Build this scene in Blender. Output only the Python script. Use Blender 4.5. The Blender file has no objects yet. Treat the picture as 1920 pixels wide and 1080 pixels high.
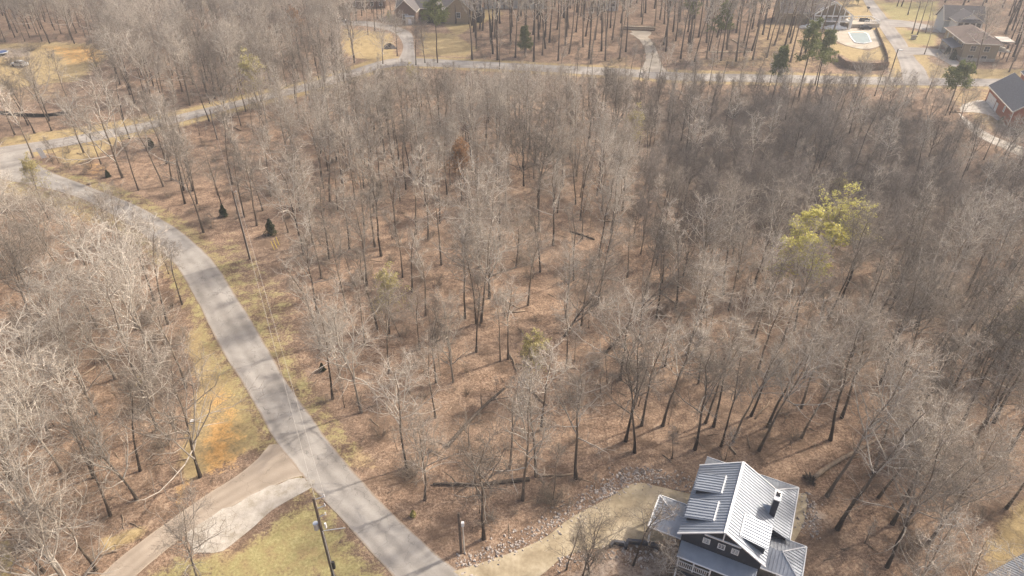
import bpy, math, random
import numpy as np
from mathutils import Vector, Matrix
R = math.radians
random.seed(7)
scene = bpy.context.scene
C = scene.collection

# ------------------------------------------------------------------ camera, sky, sun, exposure
CAM_H = 66.0
PITCH = R(35)
F = 1280.0 / 1920.0                      # focal length in frame widths
cam = bpy.data.cameras.new('camera')
cam.sensor_width = 36.0
cam.lens = 36.0 * F
cam.clip_end = 8000
camo = bpy.data.objects.new('camera', cam)
C.objects.link(camo)
camo.location = (0, 0, CAM_H)
camo.rotation_euler = (math.pi / 2 - PITCH, 0, 0)
scene.camera = camo
scene.render.resolution_x, scene.render.resolution_y = 1024, 576

SUN_EL, SUN_AZ = R(43), math.atan2(0.90, 0.44)      # azimuth measured from +Y towards +X
world = bpy.data.worlds.new('World')
scene.world = world
world.use_nodes = True
nt = world.node_tree
bg = nt.nodes['Background']
sky = nt.nodes.new('ShaderNodeTexSky')
sky.sky_type = 'NISHITA'
sky.sun_disc = False
sky.sun_elevation = SUN_EL
sky.sun_rotation = SUN_AZ
sky.dust_density = 6.0
sky.ozone_density = 0.4
nt.links.new(sky.outputs[0], bg.inputs[0])
bg.inputs[1].default_value = 0.15
sl = bpy.data.lights.new('sun', 'SUN')
sl.energy = 3.2
sl.angle = R(1.8)
sl.color = (1.0, 0.925, 0.825)
so = bpy.data.objects.new('sun', sl)
C.objects.link(so)
sd = Vector((math.sin(SUN_AZ) * math.cos(SUN_EL), math.cos(SUN_AZ) * math.cos(SUN_EL), math.sin(SUN_EL)))
so.rotation_euler = (-sd).to_track_quat('-Z', 'Y').to_euler()
so.location = sd * 300
vs = scene.view_settings
vs.view_transform = 'Standard'
vs.look = 'None'
vs.gamma = 1.0
vs.exposure = 0.56

# ------------------------------------------------------------------ terrain function and survey helpers
def Ht(x, y):
    x = np.asarray(x, float); y = np.asarray(y, float)
    z = -7.5 * np.exp(-((x - 66) / 42) ** 2 - ((y - 143) / 27) ** 2)
    z = z + 0.35 * np.sin(x / 17 + 1.0) * np.sin(y / 21 + 0.5) * np.clip((y - 60) / 40, 0, 1)
    z = z - 2.4 * np.exp(-((x + 62) / 16) ** 2 - ((y - 72) / 22) ** 2)
    return z

def ray(px, py, z):
    r = (px - 960) / 1280.0; d = (py - 540) / 1280.0
    fy = math.cos(PITCH) - d * math.sin(PITCH); v = math.sin(PITCH) + d * math.cos(PITCH)
    t = (CAM_H - z) / v
    return r * t, fy * t

def G(px, py):
    """survey: ground point (x, y, z) seen at a photograph pixel"""
    z = 0.0
    for _ in range(8):
        x, y = ray(px, py, z)
        z = float(Ht(x, y))
    return Vector((x, y, z))

def proj(p):
    dz = CAM_H - p[2]
    dep = p[1] * math.cos(PITCH) + dz * math.sin(PITCH)
    dn = -p[1] * math.sin(PITCH) + dz * math.cos(PITCH)
    return 960 + 1280 * p[0] / dep, 540 + 1280 * dn / dep

def height_at(base, py):
    """height above base whose top is seen at row py"""
    lo, hi = 0.0, 60.0
    for _ in range(40):
        m = (lo + hi) / 2
        if proj((base[0], base[1], base[2] + m))[1] > py: lo = m
        else: hi = m
    return lo

# ------------------------------------------------------------------ object helpers
def link(o, parent=None):
    C.objects.link(o)
    if parent is not None: o.parent = parent
    return o

def tag(o, label=None, cat=None, group=None, kind=None):
    if label: o['label'] = label
    if cat: o['category'] = cat
    if group: o['group'] = group
    if kind: o['kind'] = kind
    return o

def thing(name, label, cat, loc=(0, 0, 0), rz=0.0, group=None):
    o = bpy.data.objects.new(name, None)
    o.empty_display_size = 0.3
    C.objects.link(o)
    o.location = loc
    o.rotation_euler = (0, 0, rz)
    return tag(o, label, cat, group)

def part(name, mesh, mat, parent=None):
    if mat is not None and not mesh.materials: mesh.materials.append(mat)
    return link(bpy.data.objects.new(name, mesh), parent)

class MB:
    """collects faces, builds one mesh"""
    def __init__(s): s.v = []; s.f = []
    def poly(s, pts):
        n = len(s.v); s.v += [tuple(p) for p in pts]; s.f.append(tuple(range(n, n + len(pts)))); return s
    def box(s, x0, x1, y0, y1, z0, z1):
        n = len(s.v)
        s.v += [(x, y, z) for z in (z0, z1) for x, y in ((x0, y0), (x1, y0), (x1, y1), (x0, y1))]
        s.f += [tuple(n + i for i in q) for q in ((3, 2, 1, 0), (4, 5, 6, 7), (0, 1, 5, 4), (1, 2, 6, 5), (2, 3, 7, 6), (3, 0, 4, 7))]
        return s
    def bar(s, a, b, w, h=None, up=(0, 0, 1)):
        a = Vector(a); b = Vector(b); d = (b - a).normalized(); h = h or w
        u = Vector(up)
        if abs(d.dot(u)) > 0.98: u = Vector((1, 0, 0))
        sx = d.cross(u).normalized(); sz = sx.cross(d)
        n = len(s.v)
        for p in (a, b):
            for i, j in ((-1, -1), (1, -1), (1, 1), (-1, 1)):
                s.v.append(tuple(p + sx * (i * w / 2) + sz * (j * h / 2)))
        s.f += [tuple(n + i for i in q) for q in ((3, 2, 1, 0), (4, 5, 6, 7), (0, 1, 5, 4), (1, 2, 6, 5), (2, 3, 7, 6), (3, 0, 4, 7))]
        return s
    def tube(s, pts, rads, n=8, cap=True):
        pts = [Vector(p) for p in pts]; base = len(s.v)
        for i, p in enumerate(pts):
            d = (pts[min(i + 1, len(pts) - 1)] - pts[max(i - 1, 0)]).normalized()
            u = Vector((0, 0, 1)) if abs(d.z) < 0.9 else Vector((1, 0, 0))
            a = d.cross(u).normalized(); b = d.cross(a)
            r = rads[i] if hasattr(rads, '__len__') else rads
            for k in range(n):
                t = 2 * math.pi * k / n
                s.v.append(tuple(p + a * (r * math.cos(t)) + b * (r * math.sin(t))))
        for i in range(len(pts) - 1):
            for k in range(n):
                k2 = (k + 1) % n
                s.f.append((base + i * n + k, base + (i + 1) * n + k, base + (i + 1) * n + k2, base + i * n + k2))
        if cap:
            s.f.append(tuple(base + k for k in range(n)))
            s.f.append(tuple(base + (len(pts) - 1) * n + k for k in range(n - 1, -1, -1)))
        return s
    def prism(s, pts, z0, z1):
        n = len(pts); b = len(s.v)
        s.v += [(p[0], p[1], z0) for p in pts] + [(p[0], p[1], z1) for p in pts]
        s.f.append(tuple(b + i for i in range(n - 1, -1, -1))); s.f.append(tuple(b + n + i for i in range(n)))
        for i in range(n):
            j = (i + 1) % n
            s.f.append((b + i, b + j, b + n + j, b + n + i))
        return s
    def mesh(s, name, mat=None, smooth=False):
        m = bpy.data.meshes.new(name)
        m.from_pydata(s.v, [], s.f)
        if smooth: m.polygons.foreach_set('use_smooth', [True] * len(m.polygons))
        m.update()
        if mat is not None: m.materials.append(mat)
        return m
    def build(s, name, mat, parent=None, smooth=False):
        return link(bpy.data.objects.new(name, s.mesh(name, mat, smooth)), parent)

def np_mesh(name, verts, tris=None, quads=None, smooth=False):
    m = bpy.data.meshes.new(name)
    nt_ = 0 if tris is None else len(tris); nq = 0 if quads is None else len(quads)
    m.vertices.add(len(verts)); m.vertices.foreach_set('co', np.asarray(verts, np.float32).ravel())
    loops = []; starts = []; 
    if nt_: loops.append(np.asarray(tris, np.int32).ravel()); starts.append(np.arange(nt_) * 3)
    if nq: loops.append(np.asarray(quads, np.int32).ravel()); starts.append(nt_ * 3 + np.arange(nq) * 4)
    L = np.concatenate(loops)
    m.loops.add(len(L)); m.loops.foreach_set('vertex_index', L)
    m.polygons.add(nt_ + nq); m.polygons.foreach_set('loop_start', np.concatenate(starts).astype(np.int32))
    m.polygons.foreach_set('use_smooth', np.full(nt_ + nq, bool(smooth)))
    m.update(calc_edges=True)
    return m

# ------------------------------------------------------------------ materials
def new_mat(name):
    m = bpy.data.materials.new(name); m.use_nodes = True
    n = m.node_tree.nodes; l = m.node_tree.links
    b = n['Principled BSDF']
    return m, n, l, b

def nz(n, l, vec, scale, detail=4, rough=0.55, out='Fac'):
    t = n.new('ShaderNodeTexNoise'); t.inputs['Scale'].default_value = scale
    t.inputs['Detail'].default_value = detail; t.inputs['Roughness'].default_value = rough
    l.new(vec, t.inputs['Vector'])
    return t.outputs[out]

def ramp(n, l, fac, stops):
    r = n.new('ShaderNodeValToRGB')
    while len(r.color_ramp.elements) < len(stops): r.color_ramp.elements.new(0.5)
    for e, (p, c) in zip(r.color_ramp.elements, stops):
        e.position = p; e.color = tuple(c) + (1,) if len(c) == 3 else c
    l.new(fac, r.inputs[0])
    return r.outputs[0]

def mixc(n, l, fac, a, b, mode='MIX'):
    x = n.new('ShaderNodeMix'); x.data_type = 'RGBA'; x.blend_type = mode
    for sock, val in ((x.inputs[0], fac), (x.inputs[6], a), (x.inputs[7], b)):
        if isinstance(val, (int, float)): sock.default_value = val
        elif isinstance(val, tuple): sock.default_value = val + (1,) if len(val) == 3 else val
        else: l.new(val, sock)
    return x.outputs[2]

def math_(n, l, op, a, b=None, clamp=False):
    x = n.new('ShaderNodeMath'); x.operation = op; x.use_clamp = clamp
    for s_, v_ in zip(x.inputs, (a, b)):
        if v_ is None: continue
        if isinstance(v_, (int, float)): s_.default_value = v_
        else: l.new(v_, s_)
    return x.outputs[0]

def bump(n, l, b, h, strength=0.4, dist=0.05):
    x = n.new('ShaderNodeBump'); x.inputs['Strength'].default_value = strength; x.inputs['Distance'].default_value = dist
    l.new(h, x.inputs['Height']); l.new(x.outputs[0], b.inputs['Normal'])

def objco(n): return n.new('ShaderNodeTexCoord').outputs['Object']

def plain(name, col, rough=0.7, metal=0.0, var=0.18, scale=1.5, spec=0.3):
    m, n, l, b = new_mat(name)
    f = nz(n, l, objco(n), scale, 5)
    d = tuple(c * (1 - var) for c in col); u = tuple(min(1, c * (1 + var)) for c in col)
    l.new(ramp(n, l, f, [(0.3, d), (0.7, u)]), b.inputs['Base Color'])
    b.inputs['Roughness'].default_value = rough; b.inputs['Metallic'].default_value = metal
    b.inputs['Specular IOR Level'].default_value = spec
    return m

def mat_ground():
    m, n, l, b = new_mat('leaf_litter_ground')
    co = objco(n)
    big = nz(n, l, co, 0.06, 4); mid = nz(n, l, co, 0.6, 5, 0.65); fine = nz(n, l, co, 3.2, 5, 0.7); tiny = nz(n, l, co, 9.0, 3, 0.7)
    s = math_(n, l, 'ADD', math_(n, l, 'MULTIPLY', mid, 0.40), math_(n, l, 'MULTIPLY', fine, 0.60))
    lit = ramp(n, l, s, [(0.37, (0.055, 0.036, 0.026)), (0.455, (0.165, 0.104, 0.068)), (0.53, (0.285, 0.186, 0.122)), (0.64, (0.50, 0.37, 0.26))])
    lit = mixc(n, l, ramp(n, l, big, [(0.42, (0, 0, 0)), (0.62, (1, 1, 1))]), lit, (0.23, 0.155, 0.105), 'MIX') if False else lit
    lit = mixc(n, l, math_(n, l, 'MULTIPLY', ramp(n, l, big, [(0.40, (0, 0, 0)), (0.65, (1, 1, 1))]), 0.45), lit, (0.20, 0.145, 0.105))
    lit = mixc(n, l, math_(n, l, 'MULTIPLY', ramp(n, l, tiny, [(0.54, (0, 0, 0)), (0.64, (1, 1, 1))]), 0.6), lit, (0.58, 0.45, 0.33))
    soil = nz(n, l, co, 0.21, 5, 0.6)
    lit = mixc(n, l, math_(n, l, 'MULTIPLY', ramp(n, l, soil, [(0.50, (0, 0, 0)), (0.64, (1, 1, 1))]), 0.6), lit, (0.105, 0.07, 0.048))
    dp = n.new('ShaderNodeAttribute'); dp.attribute_name = 'dark_litter'
    dark_col = ramp(n, l, s, [(0.36, (0.045, 0.034, 0.027)), (0.50, (0.115, 0.085, 0.064)), (0.64, (0.24, 0.185, 0.14))])  # darker version of the litter colour, mixed in by patch weight
    lit = mixc(n, l, ramp(n, l, math_(n, l, 'ADD', dp.outputs['Fac'], math_(n, l, 'MULTIPLY', math_(n, l, 'SUBTRACT', mid, 0.5), 0.9)), [(0.25, (0, 0, 0)), (0.75, (1, 1, 1))]), lit, dark_col)
    at = n.new('ShaderNodeAttribute'); at.attribute_name = 'zone'
    sep = n.new('ShaderNodeSeparateColor'); l.new(at.outputs['Color'], sep.inputs[0])
    jit = math_(n, l, 'SUBTRACT', math_(n, l, 'ADD', math_(n, l, 'MULTIPLY', mid, 0.9), math_(n, l, 'MULTIPLY', fine, 0.6)), 0.75)
    def w(ch, k=1.0):
        return math_(n, l, 'MULTIPLY', ramp(n, l, math_(n, l, 'ADD', ch, math_(n, l, 'MULTIPLY', jit, k)), [(0.36, (0, 0, 0)), (0.62, (1, 1, 1))]), 1.0)
    tan = ramp(n, l, s, [(0.33, (0.20, 0.15, 0.075)), (0.5, (0.37, 0.275, 0.14)), (0.68, (0.50, 0.385, 0.21))])
    grn = ramp(n, l, s, [(0.36, (0.12, 0.115, 0.043)), (0.5, (0.285, 0.245, 0.107)), (0.65, (0.44, 0.375, 0.19))])
    cly = ramp(n, l, s, [(0.36, (0.27, 0.15, 0.06)), (0.5, (0.50, 0.285, 0.10)), (0.65, (0.62, 0.40, 0.18))])
    drt = ramp(n, l, s, [(0.33, (0.19, 0.15, 0.12)), (0.5, (0.30, 0.245, 0.20)), (0.68, (0.41, 0.345, 0.28))])
    col = mixc(n, l, w(sep.outputs[0], 0.8), lit, tan)
    col = mixc(n, l, w(sep.outputs[1], 1.35), col, grn)
    col = mixc(n, l, w(at.outputs['Alpha'], 0.8), col, drt)
    col = mixc(n, l, w(sep.outputs[2], 1.3), col, cly)
    l.new(col, b.inputs['Base Color'])
    b.inputs['Roughness'].default_value = 0.95; b.inputs['Specular IOR Level'].default_value = 0.1
    bump(n, l, b, s, 0.8, 0.12)
    return m

def mat_road(name, c0, c1, tint=(0.30, 0.22, 0.15), joints=True):
    m, n, l, b = new_mat(name)
    co = objco(n)
    uv = n.new('ShaderNodeUVMap').outputs[0]
    sp = n.new('ShaderNodeSeparateXYZ'); l.new(uv, sp.inputs[0])
    mp = n.new('ShaderNodeMapping'); mp.inputs['Scale'].default_value = (1.1, 0.06, 1); l.new(uv, mp.inputs[0])
    streak = nz(n, l, mp.outputs[0], 1.0, 4, 0.6)
    big = nz(n, l, co, 0.22, 5, 0.6); fine = nz(n, l, co, 6.0, 4, 0.7)
    s = math_(n, l, 'ADD', math_(n, l, 'MULTIPLY', streak, 0.5), math_(n, l, 'ADD', math_(n, l, 'MULTIPLY', big, 0.35), math_(n, l, 'MULTIPLY', fine, 0.15)))
    wt = math_(n, l, 'MULTIPLY', math_(n, l, 'COSINE', math_(n, l, 'MULTIPLY', sp.outputs[0], 18.85)), 0.035)
    s = math_(n, l, 'ADD', s, wt)
    col = ramp(n, l, s, [(0.38, c0), (0.60, c1)])
    # cracks
    vo = n.new('ShaderNodeTexVoronoi'); vo.feature = 'DISTANCE_TO_EDGE'; vo.inputs['Scale'].default_value = 0.22
    wv = n.new('ShaderNodeMix'); wv.data_type = 'VECTOR'; wv.inputs[0].default_value = 0.5
    nn = n.new('ShaderNodeTexNoise'); nn.inputs['Scale'].default_value = 0.7; l.new(co, nn.inputs['Vector'])
    add = n.new('ShaderNodeVectorMath'); add.operation = 'MULTIPLY_ADD'; add.inputs[1].default_value = (3, 3, 3); l.new(nn.outputs['Color'], add.inputs[0]); l.new(co, add.inputs[2])
    l.new(add.outputs[0], vo.inputs['Vector'])
    ck = ramp(n, l, vo.outputs[0], [(0.0, (1, 1, 1)), (0.010, (0, 0, 0))])
    col = mixc(n, l, math_(n, l, 'MULTIPLY', ck, math_(n, l, 'MULTIPLY', big, 0.9)), col, tuple(c * 0.35 for c in c0))
    # dusty edges
    ed = math_(n, l, 'ABSOLUTE', math_(n, l, 'SUBTRACT', sp.outputs[0], 0.5))
    edw = ramp(n, l, math_(n, l, 'ADD', ed, math_(n, l, 'ADD', math_(n, l, 'MULTIPLY', big, 0.10), math_(n, l, 'MULTIPLY', fine, 0.12))), [(0.56, (0, 0, 0)), (0.60, (1, 1, 1))])
    col = mixc(n, l, math_(n, l, 'MULTIPLY', edw, 0.8), col, tint)
    l.new(col, b.inputs['Base Color']); b.inputs['Roughness'].default_value = 0.9; b.inputs['Specular IOR Level'].default_value = 0.2
    bump(n, l, b, fine, 0.25, 0.02)
    return m

def mat_sheet(name, stops, scale=0.5, rough=0.9, fine=7.0, bs=0.4):
    m, n, l, b = new_mat(name); co = objco(n)
    s = math_(n, l, 'ADD', math_(n, l, 'MULTIPLY', nz(n, l, co, scale, 6, 0.6), 0.7), math_(n, l, 'MULTIPLY', nz(n, l, co, fine, 4, 0.7), 0.3))
    l.new(ramp(n, l, s, stops), b.inputs['Base Color']); b.inputs['Roughness'].default_value = rough
    b.inputs['Specular IOR Level'].default_value = 0.2
    bump(n, l, b, s, bs, 0.04)
    return m

def mat_bark(name, dark, light, graded=False):
    m, n, l, b = new_mat(name); co = objco(n)
    mp = n.new('ShaderNodeMapping'); mp.inputs['Scale'].default_value = (1, 1, 0.25); l.new(co, mp.inputs[0])
    f = nz(n, l, mp.outputs[0], 3.0, 5, 0.65)
    oi = n.new('ShaderNodeObjectInfo')
    ln = n.new('ShaderNodeTexNoise'); ln.inputs['Scale'].default_value = 0.045; ln.inputs['Detail'].default_value = 2; l.new(oi.outputs['Location'], ln.inputs['Vector'])
    s = math_(n, l, 'ADD', math_(n, l, 'MULTIPLY', f, 0.55), math_(n, l, 'MULTIPLY', oi.outputs['Random'], 0.40))
    s = math_(n, l, 'ADD', s, math_(n, l, 'MULTIPLY', math_(n, l, 'SUBTRACT', ln.outputs['Fac'], 0.42), 0.55))
    if graded:      # bark colour turns paler up the bole, darker below
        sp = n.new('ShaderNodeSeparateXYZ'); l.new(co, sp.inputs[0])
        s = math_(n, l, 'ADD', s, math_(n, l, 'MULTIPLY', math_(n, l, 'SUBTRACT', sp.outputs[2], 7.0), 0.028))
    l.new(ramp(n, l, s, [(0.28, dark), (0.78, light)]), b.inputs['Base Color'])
    b.inputs['Roughness'].default_value = 0.95; b.inputs['Specular IOR Level'].default_value = 0.1
    return m

def mat_leaf(name, c0, c1, trans=0.35):
    m, n, l, b = new_mat(name)
    f = nz(n, l, objco(n), 1.3, 4, 0.7)
    col = ramp(n, l, f, [(0.3, c0), (0.7, c1)])
    l.new(col, b.inputs['Base Color']); b.inputs['Roughness'].default_value = 0.7; b.inputs['Specular IOR Level'].default_value = 0.2
    tr = n.new('ShaderNodeBsdfTranslucent'); l.new(col, tr.inputs['Color'])
    mx = n.new('ShaderNodeMixShader'); mx.inputs[0].default_value = trans
    l.new(b.outputs[0], mx.inputs[1]); l.new(tr.outputs[0], mx.inputs[2]); l.new(mx.outputs[0], n['Material Output'].inputs['Surface'])
    return m

M = {}
M['ground'] = mat_ground()
M['road'] = mat_road('grey_asphalt', (0.24, 0.215, 0.187), (0.43, 0.392, 0.345))
M['far_road'] = mat_road('pale_asphalt', (0.25, 0.222, 0.195), (0.40, 0.362, 0.322))
M['dirt_drive'] = mat_road('brown_asphalt', (0.29, 0.235, 0.18), (0.43, 0.355, 0.28), tint=(0.45, 0.37, 0.28))
M['gravel'] = mat_sheet('pale_gravel', [(0.36, (0.33, 0.285, 0.22)), (0.48, (0.44, 0.39, 0.325)), (0.62, (0.56, 0.51, 0.44))], 0.7, 0.95, 7.0, 0.9)
M['concrete'] = mat_sheet('tan_concrete', [(0.34, (0.24, 0.185, 0.115)), (0.5, (0.40, 0.325, 0.215)), (0.66, (0.54, 0.45, 0.32))], 0.28, 0.85, 2.2, 0.15)
M['pale_concrete'] = mat_sheet('pale_concrete', [(0.32, (0.30, 0.25, 0.19)), (0.5, (0.45, 0.385, 0.30)), (0.68, (0.57, 0.50, 0.41))], 0.3, 0.85, 3.0, 0.15)
M['stone'] = plain('riprap_stone', (0.44, 0.38, 0.33), 0.9, 0, 0.45, 4.0)
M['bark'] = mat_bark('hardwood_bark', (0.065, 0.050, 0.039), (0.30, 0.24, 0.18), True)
M['twig'] = mat_bark('pale_limb_bark', (0.21, 0.178, 0.145), (0.76, 0.68, 0.58))
M['fine'] = mat_bark('fine_twig_bark', (0.165, 0.132, 0.102), (0.47, 0.40, 0.325))
M['ashtwig'] = mat_bark('ashen_limb_bark', (0.36, 0.315, 0.26), (0.80, 0.73, 0.63))
M['ashfine'] = mat_bark('ashen_fine_twig', (0.27, 0.225, 0.18), (0.58, 0.51, 0.43))
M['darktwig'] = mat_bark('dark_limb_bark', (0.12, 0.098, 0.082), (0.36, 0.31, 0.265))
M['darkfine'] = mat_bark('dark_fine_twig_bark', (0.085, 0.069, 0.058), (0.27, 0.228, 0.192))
M['ashbark'] = mat_bark('ashen_bark', (0.13, 0.108, 0.086), (0.46, 0.395, 0.32), True)
M['brush'] = mat_bark('brush_twig', (0.13, 0.103, 0.078), (0.38, 0.315, 0.245))
M['pine_bark'] = mat_bark('pine_bark', (0.055, 0.040, 0.032), (0.16, 0.115, 0.085))
M['needle'] = mat_leaf('pine_needles', (0.11, 0.135, 0.04), (0.27, 0.285, 0.10), 0.3)
M['cedar'] = mat_leaf('cedar_foliage', (0.02, 0.03, 0.014), (0.07, 0.085, 0.03), 0.15)
M['bud'] = mat_leaf('yellow_green_buds', (0.52, 0.48, 0.13), (0.80, 0.74, 0.28))
M['palebud'] = mat_leaf('pale_yellow_buds', (0.46, 0.40, 0.16), (0.64, 0.56, 0.28))
M['rust'] = mat_leaf('rust_dead_leaves', (0.30, 0.165, 0.075), (0.44, 0.26, 0.13))
M['wood'] = plain('weathered_pole_wood', (0.13, 0.10, 0.078), 0.9, 0, 0.3, 4.0)
M['log'] = plain('fallen_log_bark', (0.29, 0.22, 0.155), 0.95, 0, 0.35, 3.0)
M['darklog'] = plain('dark_log_bark', (0.10, 0.078, 0.06), 0.95, 0, 0.35, 3.0)
M['white'] = plain('white_paint', (0.78, 0.77, 0.75), 0.5, 0, 0.05)
M['steel'] = plain('galvanised_steel', (0.55, 0.56, 0.57), 0.45, 0.6, 0.1)
M['wire'] = plain('cable', (0.42, 0.38, 0.33), 0.6, 0.0, 0.05)
M['dark'] = plain('dark_plastic', (0.025, 0.025, 0.028), 0.6, 0, 0.2)
M['yellow'] = plain('yellow_plastic', (0.62, 0.47, 0.07), 0.5, 0, 0.05)

# ------------------------------------------------------------------ survey polylines of the roads (photograph pixels -> ground)
def smooth(pts, step):
    pts = [Vector(p) for p in pts]; out = []
    n = len(pts)
    for i in range(n - 1):
        p0, p1, p2, p3 = pts[max(i - 1, 0)], pts[i], pts[i + 1], pts[min(i + 2, n - 1)]
        k = max(1, int((p2 - p1).length / step))
        for j in range(k):
            t = j / k
            out.append(0.5 * ((2 * p1) + (p2 - p0) * t + (2 * p0 - 5 * p1 + 4 * p2 - p3) * t * t + (3 * p1 - p0 - 3 * p2 + p3) * t ** 3))
    out.append(pts[-1])
    return out

def resample(pts, n):
    P = np.array([tuple(p) for p in pts]); d = np.r_[0, np.cumsum(np.linalg.norm(np.diff(P, axis=0), axis=1))]
    t = np.linspace(0, d[-1], n)
    return np.stack([np.interp(t, d, P[:, k]) for k in range(3)], 1)

def strip(name, A, B, mat, lift, across=6, step=1.0, wob=0.08):
    """a paved sheet between two surveyed edges, draped on the terrain, with a skirt"""
    a = smooth([G(*p) for p in A], step); b = smooth([G(*p) for p in B], step)
    n = max(len(a), len(b))
    a = resample(a, n); b = resample(b, n)
    rs = np.random.RandomState(len(name))
    wa = np.convolve(rs.randn(n + 8), np.ones(9) / 9, 'valid') * wob * 3; wb = np.convolve(rs.randn(n + 8), np.ones(9) / 9, 'valid') * wob * 3
    dv = (b - a); dv /= np.linalg.norm(dv, axis=1)[:, None]
    a = a + dv * wa[:, None]; b = b + dv * wb[:, None]
    cols = np.linspace(0, 1, across + 1)
    P = a[:, None, :] * (1 - cols)[None, :, None] + b[:, None, :] * cols[None, :, None]
    P[:, :, 2] = Ht(P[:, :, 0], P[:, :, 1]) + lift
    sk0 = P[:, :1].copy(); sk1 = P[:, -1:].copy(); sk0[:, :, 2] -= 0.4; sk1[:, :, 2] -= 0.4
    P = np.concatenate([sk0, P, sk1], 1); W = across + 3
    idx = np.arange(n * W).reshape(n, W)
    q = np.stack([idx[:-1, :-1], idx[:-1, 1:], idx[1:, 1:], idx[1:, :-1]], -1).reshape(-1, 4)
    m = np_mesh(name, P.reshape(-1, 3), quads=q, smooth=False)
    u = np.r_[0, cols, 1]; v = np.r_[0, np.cumsum(np.linalg.norm(np.diff((a + b) / 2, axis=0), axis=1))]
    UV = np.stack(np.broadcast_arrays(u[None, :], v[:, None]), -1).reshape(-1, 2)
    lay = m.uv_layers.new(name='UVMap')
    lay.data.foreach_set('uv', UV[q.ravel()].astype(np.float32).ravel())
    # make faces look up
    if m.polygons[len(m.polygons) // 2].normal.z < 0: m.flip_normals()
    o = part(name, m, mat)
    tag(o, kind='structure')
    return o, a, b

def sheet(name, pxs, mat, lift, n=5):
    """a paved pad given by its surveyed outline, draped"""
    pts = smooth([G(*p) for p in pxs + pxs[:1]], 1.5)[:-1]
    c = sum(pts, Vector()) / len(pts)
    V = [(c.x, c.y, float(Ht(c.x, c.y)) + lift)]; k = len(pts)
    for r in range(1, n + 1):
        for p in pts:
            q = c + (p - c) * (r / n)
            V.append((q.x, q.y, float(Ht(q.x, q.y)) + lift))
    for p in pts: V.append((p.x, p.y, float(Ht(p.x, p.y)) - 0.3))
    tr = [(0, 1 + i, 1 + (i + 1) % k) for i in range(k)]
    qd = [(1 + r * k + i, 1 + (r + 1) * k + i, 1 + (r + 1) * k + (i + 1) % k, 1 + r * k + (i + 1) % k) for r in range(n) for i in range(k)]
    m = np_mesh(name, V, tr, qd)
    if m.polygons[0].normal.z < 0: m.flip_normals()
    o = part(name, m, mat)
    return tag(o, kind='structure')

loopU = [(-260, 325), (-120, 298), (0, 276), (80, 264), (165, 250), (270, 230), (380, 204), (480, 180), (560, 160), (640, 137), (700, 118), (735, 110), (773, 109), (860, 113), (973, 119), (1140, 127), (1273, 136), (1400, 139), (1600, 143), (1750, 146), (1920, 148), (2200, 150)]
loopL = [(-260, 365), (-120, 328), (0, 302), (80, 282), (165, 267), (270, 245), (385, 217), (480, 192), (570, 172), (645, 152), (705, 132), (740, 125), (773, 124), (860, 127), (973, 132), (1140, 142), (1273, 151), (1400, 154), (1600, 158), (1750, 161), (1920, 163), (2200, 165)]
nearL = [(800, 1160), (735, 1080), (690, 1033), (633, 967), (587, 918), (545, 862), (510, 818), (457, 722), (410, 643), (367, 560), (333, 503), (307, 477), (267, 440), (233, 417), (200, 397), (150, 372), (80, 352), (10, 338), (-50, 324), (-100, 306)]
nearR = [(950, 1160), (870, 1080), (827, 1045), (740, 967), (693, 917), (640, 856), (592, 792), (539, 720), (493, 637), (443, 557), (413, 507), (373, 463), (333, 430), (287, 402), (250, 383), (213, 368), (150, 343), (104, 326), (74, 310), (60, 296), (62, 278)]
sideL = [(1690, 152), (1688, 130), (1680, 100), (1662, 70), (1647, 48), (1617, 0), (1590, -40)]
sideR = [(1745, 152), (1735, 130), (1717, 110), (1697, 77), (1675, 48), (1637, 0), (1607, -40)]
strip('loop_road', loopU, loopL, M['far_road'], 0.03)
_, nA, nB = strip('near_road', nearL, nearR, M['road'], 0.04)
strip('side_road', sideL, sideR, M['far_road'], 0.05)
strip('dirt_driveway', [(530, 838), (510, 828), (480, 863), (433, 900), (383, 930), (293, 993), (233, 1040), (190, 1078), (120, 1140)], [(585, 912), (567, 892), (487, 922), (433, 950), (393, 973), (333, 1013), (290, 1048), (253, 1080), (190, 1140)], M['dirt_drive'], 0.034)
strip('gravel_strip', [(590, 905), (560, 897), (487, 917), (433, 945), (393, 968), (345, 1000)], [(588, 925), (570, 938), (513, 962), (467, 1000), (420, 1036), (365, 1038)], M['gravel'], 0.040, wob=0.35)
strip('house_driveway', [(850, 1072), (905, 1055), (960, 1036), (1023, 1008), (1067, 973), (1107, 951), (1140, 935), (1187, 906), (1223, 910), (1300, 928)], [(900, 1105), (960, 1098), (1017, 1078), (1045, 1052), (1085, 1034), (1140, 1027), (1173, 1019), (1215, 1018), (1250, 1012), (1300, 1000)], M['concrete'], 0.046, wob=0.02)
sheet('concrete_patio', [(1480, 925), (1512, 925), (1506, 985), (1480, 1030), (1478, 1060), (1460, 1040)], M['concrete'], 0.04)
strip('concrete_driveway', [(1180, 63), (1186, 66), (1200, 76), (1209, 92), (1210, 112), (1203, 127), (1192, 134)], [(1190, 60), (1200, 62), (1217, 72), (1229, 90), (1237, 112), (1243, 127), (1254, 136)], M['pale_concrete'], 0.056)
sheet('parking_pad', [(1183, 58), (1220, 60), (1212, 70), (1196, 68)], M['pale_concrete'], 0.062)
strip('yard_driveway', [(640, 48), (690, 50), (735, 60), (752, 76), (755, 95), (745, 112)], [(640, 40), (690, 40), (745, 50), (772, 64), (777, 90), (780, 114)], M['far_road'], 0.058)
strip('house_lane', [(1700, 104), (1730, 103), (1757, 108), (1790, 128)], [(1690, 88), (1735, 90), (1767, 95), (1800, 118)], M['far_road'], 0.06)
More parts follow.
